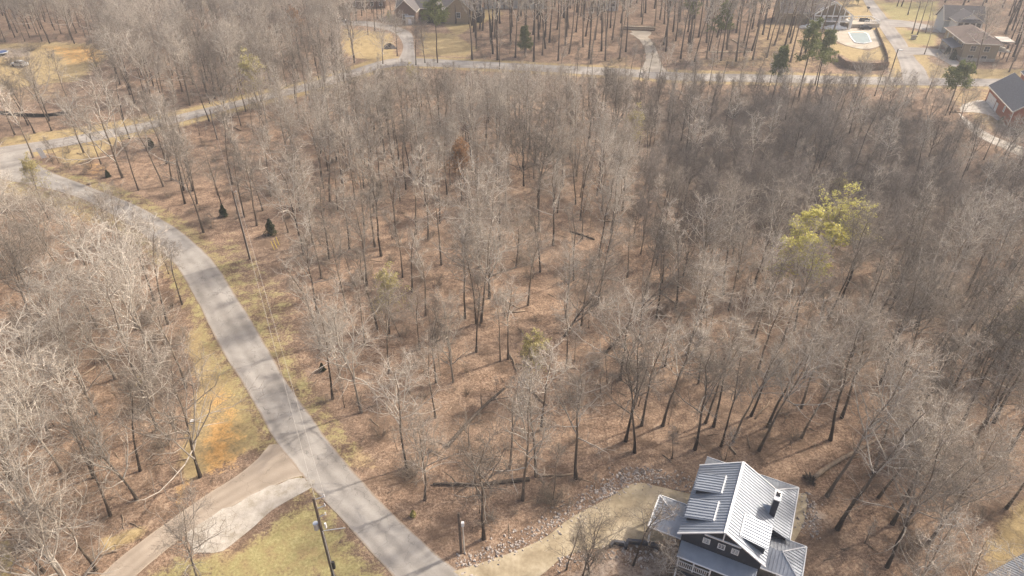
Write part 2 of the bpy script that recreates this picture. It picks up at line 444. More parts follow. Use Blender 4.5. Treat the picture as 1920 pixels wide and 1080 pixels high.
strip('upper_lane', [(1672, 52), (1705, 52), (1760, 62)], [(1660, 36), (1705, 40), (1765, 52)], M['far_road'], 0.061)
sheet('garage_pad', [(1800, 210), (1806, 196), (1850, 190), (1888, 240), (1870, 222), (1838, 212)], M['gravel'], 0.045)
strip('garage_lane', [(1790, 205), (1815, 226), (1850, 248), (1890, 266), (1960, 290)], [(1800, 215), (1812, 238), (1845, 262), (1885, 280), (1950, 310)], M['gravel'], 0.05, wob=0.2)

# ------------------------------------------------------------------ ground sheet with surveyed cover zones
def inpoly(X, Y, poly):
    inside = np.zeros(X.shape, bool); n = len(poly)
    for i in range(n):
        x1, y1 = poly[i][:2]; x2, y2 = poly[(i + 1) % n][:2]
        c = ((y1 > Y) != (y2 > Y))
        inside ^= c & (X < (x2 - x1) * (Y - y1) / (y2 - y1 + 1e-12) + x1)
    return inside

def segdist(X, Y, poly, closed=True):
    d = np.full(X.shape, 1e9); n = len(poly)
    for i in range(n if closed else n - 1):
        x1, y1 = poly[i][:2]; x2, y2 = poly[(i + 1) % n][:2]
        dx, dy = x2 - x1, y2 - y1; t = np.clip(((X - x1) * dx + (Y - y1) * dy) / (dx * dx + dy * dy + 1e-12), 0, 1)
        d = np.minimum(d, np.hypot(X - x1 - t * dx, Y - y1 - t * dy))
    return d

def softpoly(X, Y, pxs, soft):
    poly = [G(*p) for p in pxs]
    d = segdist(X, Y, poly); s = np.where(inpoly(X, Y, poly), d, -d)
    t = np.clip(s / soft * 0.5 + 0.5, 0, 1)
    return t * t * (3 - 2 * t)

loopC = [(np.array(G(*a)) + np.array(G(*b))) / 2 for a, b in zip(loopU, loopL)]
nearC = [tuple(p) for p in ((nA + nB) / 2)[::4]]
sideC = [(np.array(G(*a)) + np.array(G(*b))) / 2 for a, b in zip(sideL, sideR)]

xs = np.r_[-2400, -1500, -900, -600, -420, -320, np.arange(-250, 251, 1.0), 320, 420, 600, 900, 1500, 2400]
ys = np.r_[-2000, -1000, -500, -200, -80, -30, np.arange(5, 331, 1.0), 380, 480, 700, 1100, 1700, 2600]
GX, GY = np.meshgrid(xs, ys)
zt = np.zeros(GX.shape); zg = zt.copy(); zc = zt.copy(); zd = zt.copy()
core = (np.abs(GX) < 260) & (GY > 0) & (GY < 340)
X, Y = GX[core], GY[core]
T = np.zeros(X.shape); Gn = T.copy(); Cl = T.copy(); Dt = T.copy()
dl = segdist(X, Y, loopC, False); dn = segdist(X, Y, nearC, False); ds = segdist(X, Y, sideC, False)
T = np.maximum(T, np.clip((8.0 - dl) / 4, 0, 0.75)); Gn = np.maximum(Gn, np.clip((6.5 - dl) / 5, 0, 0.32))
T = np.maximum(T, np.clip((8.5 - ds) / 4, 0, 0.8))
Gn = np.maximum(Gn, np.clip((6.2 - dn) / 2.5, 0, 0.44)); T = np.maximum(T, np.clip((6.5 - dn) / 3, 0, 0.45))
lower = Y < 62
Gn = np.where(lower & (X > -20) , Gn * 0.1, Gn); T = np.where(lower & (X > -22) & (Y < 56), T * 0.2, T)
for pxs, ch, k, soft in [
    ([(0, 82), (100, 78), (205, 84), (205, 108), (150, 152), (-40, 175), (-60, 80)], 'T', 0.85, 6),
    ([(60, 84), (205, 84), (200, 118), (120, 125)], 'C', 0.52, 6),
    ([(-20, 165), (130, 150), (170, 185), (-20, 205)], 'T', 0.40, 6),
    ([(-40, 90), (70, 88), (60, 108), (-40, 112)], 'D', 0.6, 3),
    ([(0, 258), (170, 235), (300, 212), (300, 222), (170, 250), (0, 274)], 'T', 0.8, 3),
    ([(95, 285), (170, 272), (240, 258), (190, 292), (120, 318)], 'T', 0.75, 3),
    ([(130, 303), (200, 300), (220, 325), (160, 338)], 'C', 0.40, 3),
    ([(260, 1080), (330, 1040), (440, 1035), (515, 965), (590, 932), (640, 975), (740, 1085), (760, 1200), (200, 1200)], 'G', 0.55, 1.6),
    ([(330, 1045), (440, 1030), (540, 965), (600, 960), (700, 1085), (420, 1100)], 'T', 0.75, 2.5),
    ([(350, 905), (500, 830), (455, 735), (405, 650), (375, 600), (345, 640), (368, 720), (352, 800), (330, 870)], 'T', 0.85, 2.0),
    ([(350, 905), (500, 830), (455, 735), (410, 655), (395, 700), (395, 800)], 'G', 0.47, 2.5),
    ([(385, 800), (430, 775), (448, 820), (438, 865), (395, 900), (375, 870)], 'C', 0.66, 2.4),
    ([(400, 690), (440, 730), (475, 805), (450, 880), (400, 900), (380, 830), (388, 750)], 'C', 0.50, 3.0),
    ([(330, 905), (355, 895), (345, 945), (325, 955)], 'C', 0.62, 0.8),
    ([(372, 735), (400, 720), (410, 760), (385, 775)], 'C', 0.52, 1.5),
    ([(190, 1010), (270, 985), (280, 1005), (190, 1040)], 'T', 0.85, 1.2),
    ([(400, 470), (430, 430), (480, 470), (560, 560), (570, 690), (545, 700)], 'G', 0.40, 2.5),
    ([(420, 540), (465, 590), (525, 700), (575, 760), (540, 700), (490, 600)], 'G', 0.62, 1.5),
    ([(540, 500), (600, 600), (600, 720), (560, 690)], 'T', 0.30, 4),
    ([(0, 335), (130, 375), (230, 430), (160, 420), (60, 375), (0, 365)], 'T', 0.65, 2.5),
    ([(640, 52), (735, 62), (745, 108), (690, 115), (640, 100)], 'T', 0.80, 4),
    ([(785, 60), (850, 62), (900, 90), (880, 108), (785, 105)], 'T', 0.75, 4),
    ([(830, 45), (850, 25), (925, 14), (945, 26), (890, 50), (855, 68)], 'T', 0.95, 4),
    ([(830, 45), (850, 25), (925, 14), (945, 26), (890, 50), (855, 68)], 'G', 0.32, 4),
    ([(1120, 110), (1190, 100), (1195, 132), (1110, 125)], 'T', 0.45, 4),
    ([(1400, 45), (1480, 30), (1560, 62), (1575, 100), (1540, 135), (1300, 130), (1280, 110), (1400, 100)], 'T', 0.45, 6),
    ([(1540, 70), (1580, 85), (1630, 95), (1655, 85), (1668, 112), (1600, 115), (1572, 100)], 'T', 0.95, 2),
    ([(1560, 3), (1617, 0), (1650, 60), (1600, 50)], 'T', 0.9, 3),
    ([(1640, 5), (1760, 2), (1760, 40), (1670, 38)], 'G', 0.62, 3), ([(1640, 5), (1760, 2), (1760, 40), (1670, 38)], 'T', 0.9, 3),
    ([(1680, 54), (1760, 62), (1755, 88), (1700, 82)], 'G', 0.60, 3), ([(1680, 54), (1760, 62), (1755, 88), (1700, 82)], 'T', 0.9, 3),
    ([(1700, 86), (1740, 90), (1752, 106), (1718, 104)], 'G', 0.62, 2), ([(1700, 86), (1740, 90), (1752, 106), (1718, 104)], 'T', 0.9, 2),
    ([(1725, 110), (1790, 130), (1930, 128), (1930, 146), (1740, 145)], 'T', 0.8, 3),
    ([(1760, 165), (1930, 165), (1930, 275), (1830, 240), (1790, 205)], 'T', 0.5, 4), ([(1780, 170), (1850, 168), (1850, 195), (1790, 200)], 'C', 0.25, 3),
    ([(1850, 225), (1930, 240), (1930, 275), (1870, 262)], 'D', 0.6, 3),
    ([(1840, 1020), (1900, 940), (1960, 930), (1960, 1080), (1850, 1075)], 'T', 0.75, 2),
    ([(1870, 990), (1930, 970), (1930, 1050), (1880, 1045)], 'C', 0.25, 2),
    ([(1080, 1050), (1170, 1032), (1260, 1040), (1260, 1110), (1030, 1110)], 'D', 0.50, 1.2),
    ([(1500, 920), (1540, 930), (1560, 985), (1530, 1010), (1500, 990)], 'D', 0.5, 1.5),
    ([(1510, 1000), (1640, 985), (1650, 1090), (1510, 1090)], 'T', 0.28, 2),
    ([(1760, 720), (1930, 690), (1930, 800), (1800, 790)], 'T', 0.40, 5),
    ([(0, 1010), (25, 1010), (30, 1090), (-30, 1090)], 'G', 0.66, 1),
]:
    arr = {'T': T, 'G': Gn, 'C': Cl, 'D': Dt}[ch]
    np.maximum(arr, k * softpoly(X, Y, pxs, soft), out=arr)
hxy = (25.0, 50.0)
zt[core], zg[core], zc[core], zd[core] = T, Gn, Cl, Dt
gz = Ht(GX, GY)
W = len(xs); idx = np.arange(GX.size).reshape(GX.shape)
q = np.stack([idx[:-1, :-1], idx[:-1, 1:], idx[1:, 1:], idx[1:, :-1]], -1).reshape(-1, 4)
gm = np_mesh('ground', np.stack([GX, GY, gz], -1).reshape(-1, 3), quads=q, smooth=True)
ca = gm.color_attributes.new('zone', 'FLOAT_COLOR', 'POINT')
ca.data.foreach_set('color', np.stack([zt, zg, zc, zd], -1).astype(np.float32).ravel())
dark_litter = np.zeros(GX.shape); Dm = np.zeros(X.shape)  # patch weights for the darker litter colour
for pxs, k, soft in [([(1190, 190), (1400, 170), (1700, 190), (1850, 300), (1900, 450), (1700, 520), (1400, 420), (1230, 330)], .85, 14), ([(1480, 480), (1700, 480), (1930, 560), (1930, 680), (1650, 640), (1500, 590)], .55, 12), ([(760, 200), (960, 200), (950, 260), (800, 260)], .55, 10), ([(150, 650), (330, 640), (350, 760), (230, 780)], .75, 5), ([(60, 590), (140, 590), (150, 640), (60, 640)], .6, 4), ([(480, 400), (620, 420), (620, 500), (540, 520)], .4, 5)]:
    Dm = np.maximum(Dm, k * softpoly(X, Y, pxs, soft))
dark_litter[core] = Dm
da = gm.attributes.new('dark_litter', 'FLOAT', 'POINT'); da.data.foreach_set('value', dark_litter.astype(np.float32).ravel())
tag(part('ground', gm, M['ground']), kind='structure')

# ------------------------------------------------------------------ the house with the blue-grey metal roofs
def mat_metal():
    m, n, l, b = new_mat('ribbed_metal_roof'); f = nz(n, l, objco(n), 0.9, 5, 0.6)
    l.new(ramp(n, l, f, [(0.3, (0.31, 0.335, 0.375)), (0.7, (0.42, 0.445, 0.475))]), b.inputs['Base Color'])
    b.inputs['Metallic'].default_value = 0.45; b.inputs['Roughness'].default_value = 0.52
    return m
M['metal'] = mat_metal()
M['seam'] = plain('roof_seam_metal', (0.36, 0.38, 0.41), 0.5, 0.45, 0.05)
M['navy'] = plain('navy_board_wall', (0.035, 0.040, 0.056), 0.6, 0, 0.2, 2.0)
M['deck'] = plain('deck_boards', (0.17, 0.15, 0.13), 0.8, 0, 0.2)

def mat_glass(name='window_glass', col=(0.03, 0.035, 0.04)):
    m, n, l, b = new_mat(name)
    f = nz(n, l, objco(n), 0.8, 2)
    l.new(ramp(n, l, f, [(0.3, col), (0.7, tuple(c * 2.2 for c in col))]), b.inputs['Base Color'])
    b.inputs['Roughness'].default_value = 0.08; b.inputs['Specular IOR Level'].default_value = 0.7
    return m
M['glass'] = mat_glass()
M['blind'] = plain('window_blind', (0.42, 0.45, 0.44), 0.4, 0, 0.08)

def roof_plane(parent, pts, mat, name='roof_panel', spacing=0.36, rib=(0.06, 0.066), thick=0.10, ribs=True, rib_mat=None, trim=None):
    """pts: planar convex polygon, first edge is the eave; ribs run up the slope"""
    P = [Vector(p) for p in pts]
    e = (P[1] - P[0]).normalized()
    nrm = Vector()
    for i in range(len(P)): nrm += P[i].cross(P[(i + 1) % len(P)])
    nrm.normalize()
    if nrm.z < 0: nrm = -nrm
    f = nrm.cross(e)
    mb = MB()
    n = len(P)
    ring = P
    a2 = [(( p - P[0]).dot(e), (p - P[0]).dot(f)) for p in P]
    area = sum(a2[i][0] * a2[(i + 1) % n][1] - a2[(i + 1) % n][0] * a2[i][1] for i in range(n))
    if area < 0: ring = P[::-1]
    top = ring; bot = [p - nrm * thick for p in ring]
    mb.poly(top); mb.poly(bot[::-1])
    for i in range(n):
        j = (i + 1) % n
        mb.poly([top[i], bot[i], bot[j], top[j]])
    o = mb.build(name, mat, parent)
    if ribs:
        rb = MB()
        lo = min(a[0] for a in a2); hi = max(a[0] for a in a2)
        s = lo + spacing * 0.5
        while s < hi - 0.02:
            hits = []
            for i in range(n):
                (x1, y1), (x2, y2) = a2[i], a2[(i + 1) % n]
                if (x1 - s) * (x2 - s) < 0: hits.append(y1 + (y2 - y1) * (s - x1) / (x2 - x1))
            if len(hits) >= 2 and max(hits) - min(hits) > 0.1:
                A = P[0] + e * s + f * min(hits) + nrm * (rib[1] / 2 - 0.005); B = P[0] + e * s + f * max(hits) + nrm * (rib[1] / 2 - 0.005)
                rb.bar(A, B, rib[0], rib[1], nrm)
            s += spacing
        if rb.f:
            r_ = rb.build('roof_seams', rib_mat or M['seam'], o); r_['kind'] = 'stuff'
    if trim:
        for q_, (i, j) in enumerate(trim): MB().bar(P[i] + nrm * (0.045 + .004 * q_), P[j] + nrm * (0.045 + .004 * q_), 0.12, 0.13, nrm).build('roof_trim', M['white'], o)
    return o

def window(parent, c, w, h, nrm, mat_in, cols=2, rows=2, frame=0.09, fm=None, name='window'):
    """framed window on a wall: c centre on the wall face, nrm outward horizontal normal (local)"""
    c = Vector(c); nn = Vector(nrm).normalized(); t = Vector((-nn.y, nn.x, 0)); z = Vector((0, 0, 1))
    fm = fm or M['white']
    mb = MB()
    for s in (-1, 1):
        mb.bar(c + t * (s * (w / 2 + frame / 2)) - z * (h / 2 + frame) + nn * 0.03, c + t * (s * (w / 2 + frame / 2)) + z * (h / 2 + frame) + nn * 0.03, frame, 0.06, nn)
        mb.bar(c - t * (w / 2) + z * (s * (h / 2 + frame / 2)) + nn * 0.03, c + t * (w / 2) + z * (s * (h / 2 + frame / 2)) + nn * 0.03, 0.06, frame, z)
    for i in range(1, cols): mb.bar(c + t * (-w / 2 + w * i / cols) - z * (h / 2) + nn * 0.025, c + t * (-w / 2 + w * i / cols) + z * (h / 2) + nn * 0.025, 0.045, 0.035, nn)
    for i in range(1, rows): mb.bar(c - t * (w / 2) + z * (-h / 2 + h * i / rows) + nn * 0.022, c + t * (w / 2) + z * (-h / 2 + h * i / rows) + nn * 0.022, 0.03, 0.045, z)
    o = mb.build(name, fm, parent)
    for i in range(cols):
        for j in range(rows):
            cc = c + t * (-w / 2 + w * (i + 0.5) / cols) + z * (-h / 2 + h * (j + 0.5) / rows) + nn * 0.008
            a = t * (w / cols / 2); b = z * (h / rows / 2)
            MB().poly([cc - a - b, cc + a - b, cc + a + b, cc - a + b]).build('pane', mat_in, o)
    return o

def build_metal_house():
    av = Vector((0.4345, 0.9007))
    h = thing('metal_roof_house', 'dark navy house with ribbed metal roofs, dormers and chimney by the tan driveway', 'house', (20.29, 39.83, 0), math.atan2(-av.x, av.y))
    # walls: core block as one mesh with gable ends
    w = MB()
    xl, xr, y0, y1, ze, zr = -3.85, 3.9, 0.6, 9.0, 7.28, 9.55
    z0 = -0.4
    w.poly([(xl, y0, z0), (xr, y0, z0), (xr, y0, ze), (0.02, y0, zr), (xl, y0, ze)])
    w.poly([(xr, y1, z0), (xl, y1, z0), (xl, y1, ze), (0.02, y1, zr), (xr, y1, ze)])
    w.poly([(xl, y1, z0), (xl, y0, z0), (xl, y0, ze), (xl, y1, ze)])
    w.poly([(xr, y0, z0), (xr, y1, z0), (xr, y1, ze), (xr, y0, ze)])
    wo = w.build('wall', M['navy'], h)
    bt = MB()
    for i in range(24):
        x = xl + 0.16 + i * 0.33
        if x > xr: break
        top = ze + (zr - ze) * (1 - abs(x) / 3.9) - 0.12
        bt.bar((x, y0 - 0.012, 0.3), (x, y0 - 0.012, top), 0.05, 0.025, (0, 1, 0))
    bt.build('batten', M['navy'], wo)['kind'] = 'stuff'
    # main slopes
    roof_plane(h, [(-4.2, -0.15, 7.18), (-4.2, 9.35, 7.18), (0, 9.45, 9.7), (0, -0.02, 9.7)], M['metal'], trim=[(0, 3), (1, 2)])
    roof_plane(h, [(4.2, -0.15, 7.18), (4.2, 9.35, 7.18), (0, 9.45, 9.7), (0, -0.02, 9.7)], M['metal'], trim=[(0, 3), (1, 2)])
    MB().bar((0, -0.1, 9.76), (0, 9.5, 9.76), 0.26, 0.10).build('ridge_cap', M['white'], h)
    # gable truss ornament
    g = MB()
    g.bar((-1.75, -0.02, 8.42), (1.75, -0.02, 8.42), 0.12, 0.14); g.bar((0, -0.02, 8.36), (0, -0.02, 9.6), 0.12, 0.14, (0, 1, 0))
    g.build('gable_truss', M['white'], h)
    # dormers
    def dormer(xi, zi, xo, zo, a0, a1):
        sgn = 1 if xo > 0 else -1
        dm = MB()
        xo2 = xo - sgn * 0.25
        zm = lambda x: 9.7 - abs(x) * 0.6 - 0.02
        zt_ = lambda x: zi + (zo - zi) * (x - xi) / (xo - xi) - 0.08
        P = lambda x, a, z: (x, a, z)
        b0, b1 = a0 + 0.14, a1 - 0.14
        for a in (b0, b1):
            dm.poly([P(xi, a, zm(xi) - 0.1), P(xo2, a, zm(xo2) - 0.1), P(xo2, a, zt_(xo2)), P(xi, a, zt_(xi))])
        dm.poly([P(xo2, b0, zm(xo2) - 0.1), P(xo2, b1, zm(xo2) - 0.1), P(xo2, b1, zt_(xo2)), P(xo2, b0, zt_(xo2))])
        d = dm.build('dormer', M['navy'], h)
        roof_plane(d, [(xo, a0, zo), (xo, a1, zo), (xi, a1, zi), (xi, a0, zi)], M['metal'], name='dormer_roof', ribs=False, trim=[(2, 3)])
        rb = MB(); nrm = Vector((xi - xo, 0, zi - zo)).cross(Vector((0, 1, 0))).normalized(); nrm = nrm if nrm.z > 0 else -nrm
        s = a0 + 0.15
        while s < a1:
            rb.bar(Vector((xo, s, zo)) + nrm * 0.04, Vector((xi, s, zi)) + nrm * 0.04, 0.06, 0.08, nrm); s += 0.36
        rb.build('dormer_seams', M['seam'], d)['kind'] = 'stuff'
        mb = MB(); c = (a0 + a1) / 2; zc = (zm(xo2) + zt_(xo2)) / 2
        mb.box(xo2 + min(0, sgn * 0.03), xo2 + max(0, sgn * 0.03), c - 0.7, c + 0.7, zc - 0.22, zc + 0.22)
        mb.build('dormer_window', M['glass'], d)
    dormer(-1.27, 8.98, -4.0, 8.17, 5.05, 7.5)
    dormer(-1.27, 8.98, -4.05, 8.05, 1.4, 3.9)
    dormer(1.35, 8.95, 4.05, 8.44, 0.85, 3.75)
    # chimney
    ch = MB().box(3.58, 4.13, 5.8, 7.0, 0.0, 9.9).build('chimney', M['navy'], h)
    cp = MB().box(3.52, 4.19, 5.74, 7.06, 9.9, 10.02).build('chimney_cap', M['white'], ch)
    vb = MB(); vb.bar((3.70, 6.25, 10.12), (4.02, 6.65, 10.12), 0.10, 0.2); vb.bar((3.70, 6.65, 10.13), (4.02, 6.25, 10.13), 0.10, 0.2)
    vb.build('flue_vent', M['dark'], ch)
    ck = MB(); ck.poly([(3.57, 5.8, 7.6), (3.57, 6.4, 8.15), (2.7, 6.4, 8.12)]); ck.poly([(3.57, 6.4, 8.15), (3.57, 7.0, 7.6), (2.7, 6.4, 8.12)])
    ck.build('chimney_cricket', M['metal'], h)
    # wrap-around rear and side porch roof
    roof_plane(h, [(6.25, 6.3, 4.2), (6.25, 13.7, 4.2), (3.92, 11.37, 5.2), (3.92, 6.3, 5.2)], M['metal'], name='porch_roof', trim=[(0, 1), (1, 2)])
    roof_plane(h, [(6.25, 13.7, 4.2), (-3.9, 13.7, 4.2), (-3.9, 9.02, 6.2), (1.57, 9.02, 6.2)], M['metal'], name='porch_roof', trim=[(0, 1)])
    MB().poly([(3.92, 6.32, 5.1), (3.92, 11.3, 5.1), (1.6, 9.02, 6.1), (3.92, 9.02, 6.0)]).build('porch_soffit', M['navy'], h)
    # side room below the rear porch roof
    MB().box(3.92, 5.9, 6.6, 9.0, -0.4, 4.2).build('side_room', M['navy'], h)
    pp = [(6.0, 9.8), (6.0, 13.4), (2.8, 13.4), (-0.5, 13.4), (-3.6, 13.4)]
    for x, y in pp: MB().box(x - 0.09, x + 0.09, y - 0.09, y + 0.09, -0.2, 4.12).build('porch_post', M['white'], h)
    # right hip wing
    e0, e1, er, el, ez = 2.3, 6.82, 8.0, 3.95, 3.5
    rz, ry = 4.3, 4.55
    roof_plane(h, [(el, e0, ez), (er, e0, ez), (5.78, ry, rz), (el, ry, rz)], M['metal'], name='wing_roof', trim=[(0, 1), (1, 2)])
    roof_plane(h, [(er, e0, ez), (er, e1, ez), (5.78, ry, rz)], M['metal'], name='wing_roof', trim=[(0, 1), (1, 2)])
    roof_plane(h, [(er, e1, ez), (el, e1, ez), (el, ry, rz), (5.78, ry, rz)], M['metal'], name='wing_roof', trim=[(0, 1)])
    for x, y in ((7.75, 2.6), (7.75, 6.4), (5.8, 2.6)): MB().box(x - 0.1, x + 0.1, y - 0.1, y + 0.1, -0.2, 3.45).build('wing_post', M['white'], h)
    MB().box(3.95, 7.9, 2.4, 6.7, 0.25, 0.42).build('wing_deck', M['deck'], h)
    # left hip wing
    e0, e1, er, el = 2.1, 6.6, -7.45, -3.87
    rz, ry = 4.12, 4.35
    roof_plane(h, [(el, e0, ez), (er, e0, ez), (-5.2, ry, rz), (el, ry, rz)], M['metal'], name='wing_roof', trim=[(0, 1)])
    roof_plane(h, [(er, e0, ez), (er, e1, ez), (-5.2, ry, rz)], M['metal'], name='wing_roof', trim=[(0, 1), (1, 2), (0, 2)])
    roof_plane(h, [(er, e1, ez), (el, e1, ez), (el, ry, rz), (-5.2, ry, rz)], M['metal'], name='wing_roof', trim=[(0, 1)])
    for x, y in ((-7.2, 2.4), (-7.2, 6.3)): MB().box(x - 0.1, x + 0.1, y - 0.1, y + 0.1, -0.2, 3.45).build('wing_post', M['white'], h)
    # front porch
    roof_plane(h, [(-3.75, -1.05, 4.9), (3.75, -1.05, 4.9), (3.75, 0.58, 5.45), (-3.75, 0.58, 5.45)], M['metal'], name='front_porch_roof', spacing=0.28, rib_mat=M['metal'], trim=[(0, 1)])
    MB().box(-3.7, 3.7, -0.75, 0.58, 2.55, 2.75).build('porch_deck', M['deck'], h)
    for x in (-3.55, -2.0, -0.35, 1.4, 3.5):
        MB().box(x - 0.08, x + 0.08, -0.66, -0.5, 0.0 if x in (-3.55, 3.5) else 2.75, 4.85).build('porch_post', M['white'], h)
    for a, b in ((-3.47, -2.08), (-1.92, -0.43)):
        ro = MB().bar((a, -0.58, 3.72), (b, -0.58, 3.72), 0.09, 0.09).build('porch_rail', M['white'], h); MB().bar((a, -0.58, 2.9), (b, -0.58, 2.9), 0.07, 0.08).build('bottom_rail', M['white'], ro)
        x = a + 0.12
        while x < b - 0.05: MB().bar((x, -0.58, 2.9), (x, -0.58, 3.7), 0.055, 0.055).build('baluster', M['white'], ro); x += 0.19
    for x, mt in ((-1.44, 'blind'), (0.02, 'glass'), (1.34, 'blind')):
        window(h, (x, 0.6, 6.75), 0.52, 0.60, (0, -1, 0), M[mt], 2, 3, 0.10)
    MB().box(-1.1, -0.1, 0.565, 0.6, 2.75, 4.7).build('front_door', M['white'], h)
    MB().box(0.9, 2.3, 0.57, 0.6, 3.2, 4.5).build('porch_window', M['glass'], h)
    return h
build_metal_house()

# lower neighbour, only a corner of its roof shows
def neighbour():
    c = Vector(ray(1836, 1084, 3.2)).to_3d(); d = Vector(ray(1935, 1028, 3.2)).to_3d() - c; rz = math.atan2(d.y, d.x)
    sd_ = Vector((-d.y, d.x, 0)).normalized(); c = c - sd_ * 1.8
    h = thing('neighbour_house', 'corner of a ribbed grey metal roof at the bottom right edge', 'house', (c.x, c.y, 0), rz)
    MB().box(0.3, 9.5, -5.6, 1.4, -0.3, 3.2).build('wall', M['navy'], h)
    roof_plane(h, [(0, 1.8, 3.1), (9.9, 1.8, 3.1), (9.9, -2.1, 5.0), (0, -2.1, 5.0)], M['metal'], trim=[(0, 3)])
    roof_plane(h, [(0, -6.0, 3.1), (9.9, -6.0, 3.1), (9.9, -2.1, 5.0), (0, -2.1, 5.0)], M['metal'], trim=[(0, 3)])
    g = MB()
    for x in (0.35, 9.45): MB().poly([(x, -5.6, 3.2), (x, 1.4, 3.2), (x, -2.1, 4.85)]).build('gable', M['navy'], h)
neighbour()

# ------------------------------------------------------------------ far houses and yard things
M['brick'] = plain('red_brick', (0.36, 0.125, 0.07), 0.9, 0, 0.25, 5.0)
M['brown_brick'] = plain('brown_brick', (0.20, 0.13, 0.095), 0.9, 0, 0.25, 3.0)
M['tan_brick'] = plain('tan_brick', (0.40, 0.30, 0.19), 0.9, 0, 0.2, 3.0)
M['tan_siding'] = plain('tan_siding', (0.33, 0.265, 0.175), 0.8, 0, 0.1)
M['shingle'] = plain('charcoal_shingles', (0.085, 0.09, 0.105), 0.9, 0, 0.25, 3.0)
M['brown_shingle'] = plain('brown_shingles', (0.20, 0.145, 0.115), 0.9, 0, 0.2, 2.0)
M['grey_shingle'] = plain('grey_shingles', (0.135, 0.12, 0.115), 0.9, 0, 0.2, 2.0)
M['trim'] = plain('cream_trim', (0.62, 0.56, 0.47), 0.6, 0, 0.05)
M['pale_siding'] = plain('pale_siding', (0.50, 0.52, 0.52), 0.7, 0, 0.05)
M['block'] = plain('concrete_block', (0.42, 0.38, 0.32), 0.9, 0, 0.15)
M['lumber'] = plain('framing_lumber', (0.58, 0.47, 0.33), 0.8, 0, 0.2)
M['fence'] = plain('brown_fence_wood', (0.20, 0.14, 0.10), 0.9, 0, 0.25)
M['black'] = plain('black_fabric', (0.02, 0.02, 0.02), 0.8, 0, 0.2)
M['pool'] = plain('pool_cover', (0.27, 0.32, 0.31), 0.6, 0, 0.12, 0.6)
M['blue'] = plain('blue_mat', (0.06, 0.09, 0.20), 0.6, 0, 0.2)
M['rock'] = plain('dark_boulder', (0.13, 0.115, 0.105), 0.9, 0, 0.3, 1.0)

def gable_roof(parent, x0, x1, y0, y1, ze, zr, mat, ov=0.45, axis='x', trim=True):
    """ridge along axis, two slabs"""
    if axis == 'x':
        ym = (y0 + y1) / 2; k = (zr - ze) / (ym - y0)
        A = [(x0 - ov, y0 - ov, ze - ov * k), (x1 + ov, y0 - ov, ze - ov * k), (x1 + ov, ym, zr), (x0 - ov, ym, zr)]
        B = [(x0 - ov, y1 + ov, ze - ov * k), (x1 + ov, y1 + ov, ze - ov * k), (x1 + ov, ym, zr), (x0 - ov, ym, zr)]
    else:
        xm = (x0 + x1) / 2; k = (zr - ze) / (xm - x0)
        A = [(x0 - ov, y0 - ov, ze - ov * k), (x0 - ov, y1 + ov, ze - ov * k), (xm, y1 + ov, zr), (xm, y0 - ov, zr)]
        B = [(x1 + ov, y0 - ov, ze - ov * k), (x1 + ov, y1 + ov, ze - ov * k), (xm, y1 + ov, zr), (xm, y0 - ov, zr)]
    for P in (A, B):
        o = roof_plane(parent, P, mat, name='roof', ribs=False, thick=0.18)
        if trim:
            tb = MB(); Q = [Vector(p) for p in P]
            for i, j in ((0, 1), (0, 3), (1, 2)): tb.bar(Q[i] - Vector((0, 0, 0.1)), Q[j] - Vector((0, 0, 0.1)), 0.14, 0.26)
            tb.build('fascia', M['trim'], o)

def gable_walls(parent, x0, x1, y0, y1, ze, zr, mat, axis='x', z0=-0.6, name='wall'):
    w = MB()
    if axis == 'x':
        ym = (y0 + y1) / 2
        for x in (x0, x1): w.poly([(x, y0, z0), (x, y1, z0), (x, y1, ze), (x, ym, zr - 0.08), (x, y0, ze)])
        for y in (y0, y1): w.poly([(x0, y, z0), (x1, y, z0), (x1, y, ze), (x0, y, ze)])
    else:
        xm = (x0 + x1) / 2
        for y in (y0, y1): w.poly([(x0, y, z0), (x1, y, z0), (x1, y, ze), (xm, y, zr - 0.08), (x0, y, ze)])
        for x in (x0, x1): w.poly([(x, y0, z0), (x, y1, z0), (x, y1, ze), (x, y0, ze)])
    return w.build(name, mat, parent)

def frame_of(a, b):
    d = b - a
    return math.atan2(d.y, d.x), d.length

# brick garage at the right edge
A, B = G(1847, 188), G(1889, 238)
rz, L = frame_of(B, A)             # local +x runs from the near corner to the far one, the building lies on its -y side (right)
hg = thing('brick_garage', 'red brick garage with charcoal roof and white doors at the right edge', 'garage', B, rz)
ZE = height_at(B, 206)
gable_walls(hg, 0, L, -9.0, 0, ZE, ZE + 3.6, M['brick'])
gable_roof(hg, 0, L, -9.0, 0, ZE, ZE + 3.6, M['shingle'], 0.5)
def flat_door(parent, x0, x1, z0, z1, y, name, mat, grooves=0):
    o = MB().box(x0, x1, y, y + 0.06, z0, z1).build(name, mat, parent)
    f = MB(); f.box(x0 - 0.12, x0, y, y + 0.09, z0, z1 + 0.12); f.box(x1, x1 + 0.12, y, y + 0.09, z0, z1 + 0.12); f.box(x0, x1, y, y + 0.09, z1, z1 + 0.12)
    f.build('door_frame', M['white'], o)
    if grooves:
        g = MB()
        for i in range(1, grooves): g.box(x0, x1, y + 0.06, y + 0.075, z0 + (z1 - z0) * i / grooves - 0.02, z0 + (z1 - z0) * i / grooves + 0.02)
        g.build('panel_joint', M['trim'], o)
flat_door(hg, L * 0.64, L * 0.94, 0, 2.7, 0.02, 'garage_door', M['white'], 4)
flat_door(hg, L * 0.53, L * 0.60, 0, 2.3, 0.02, 'side_door', M['white'])
window(hg, (L * 0.30, 0.0, 2.6), 0.8, 1.3, (0, 1, 0), M['blind'], 1, 2, 0.12)
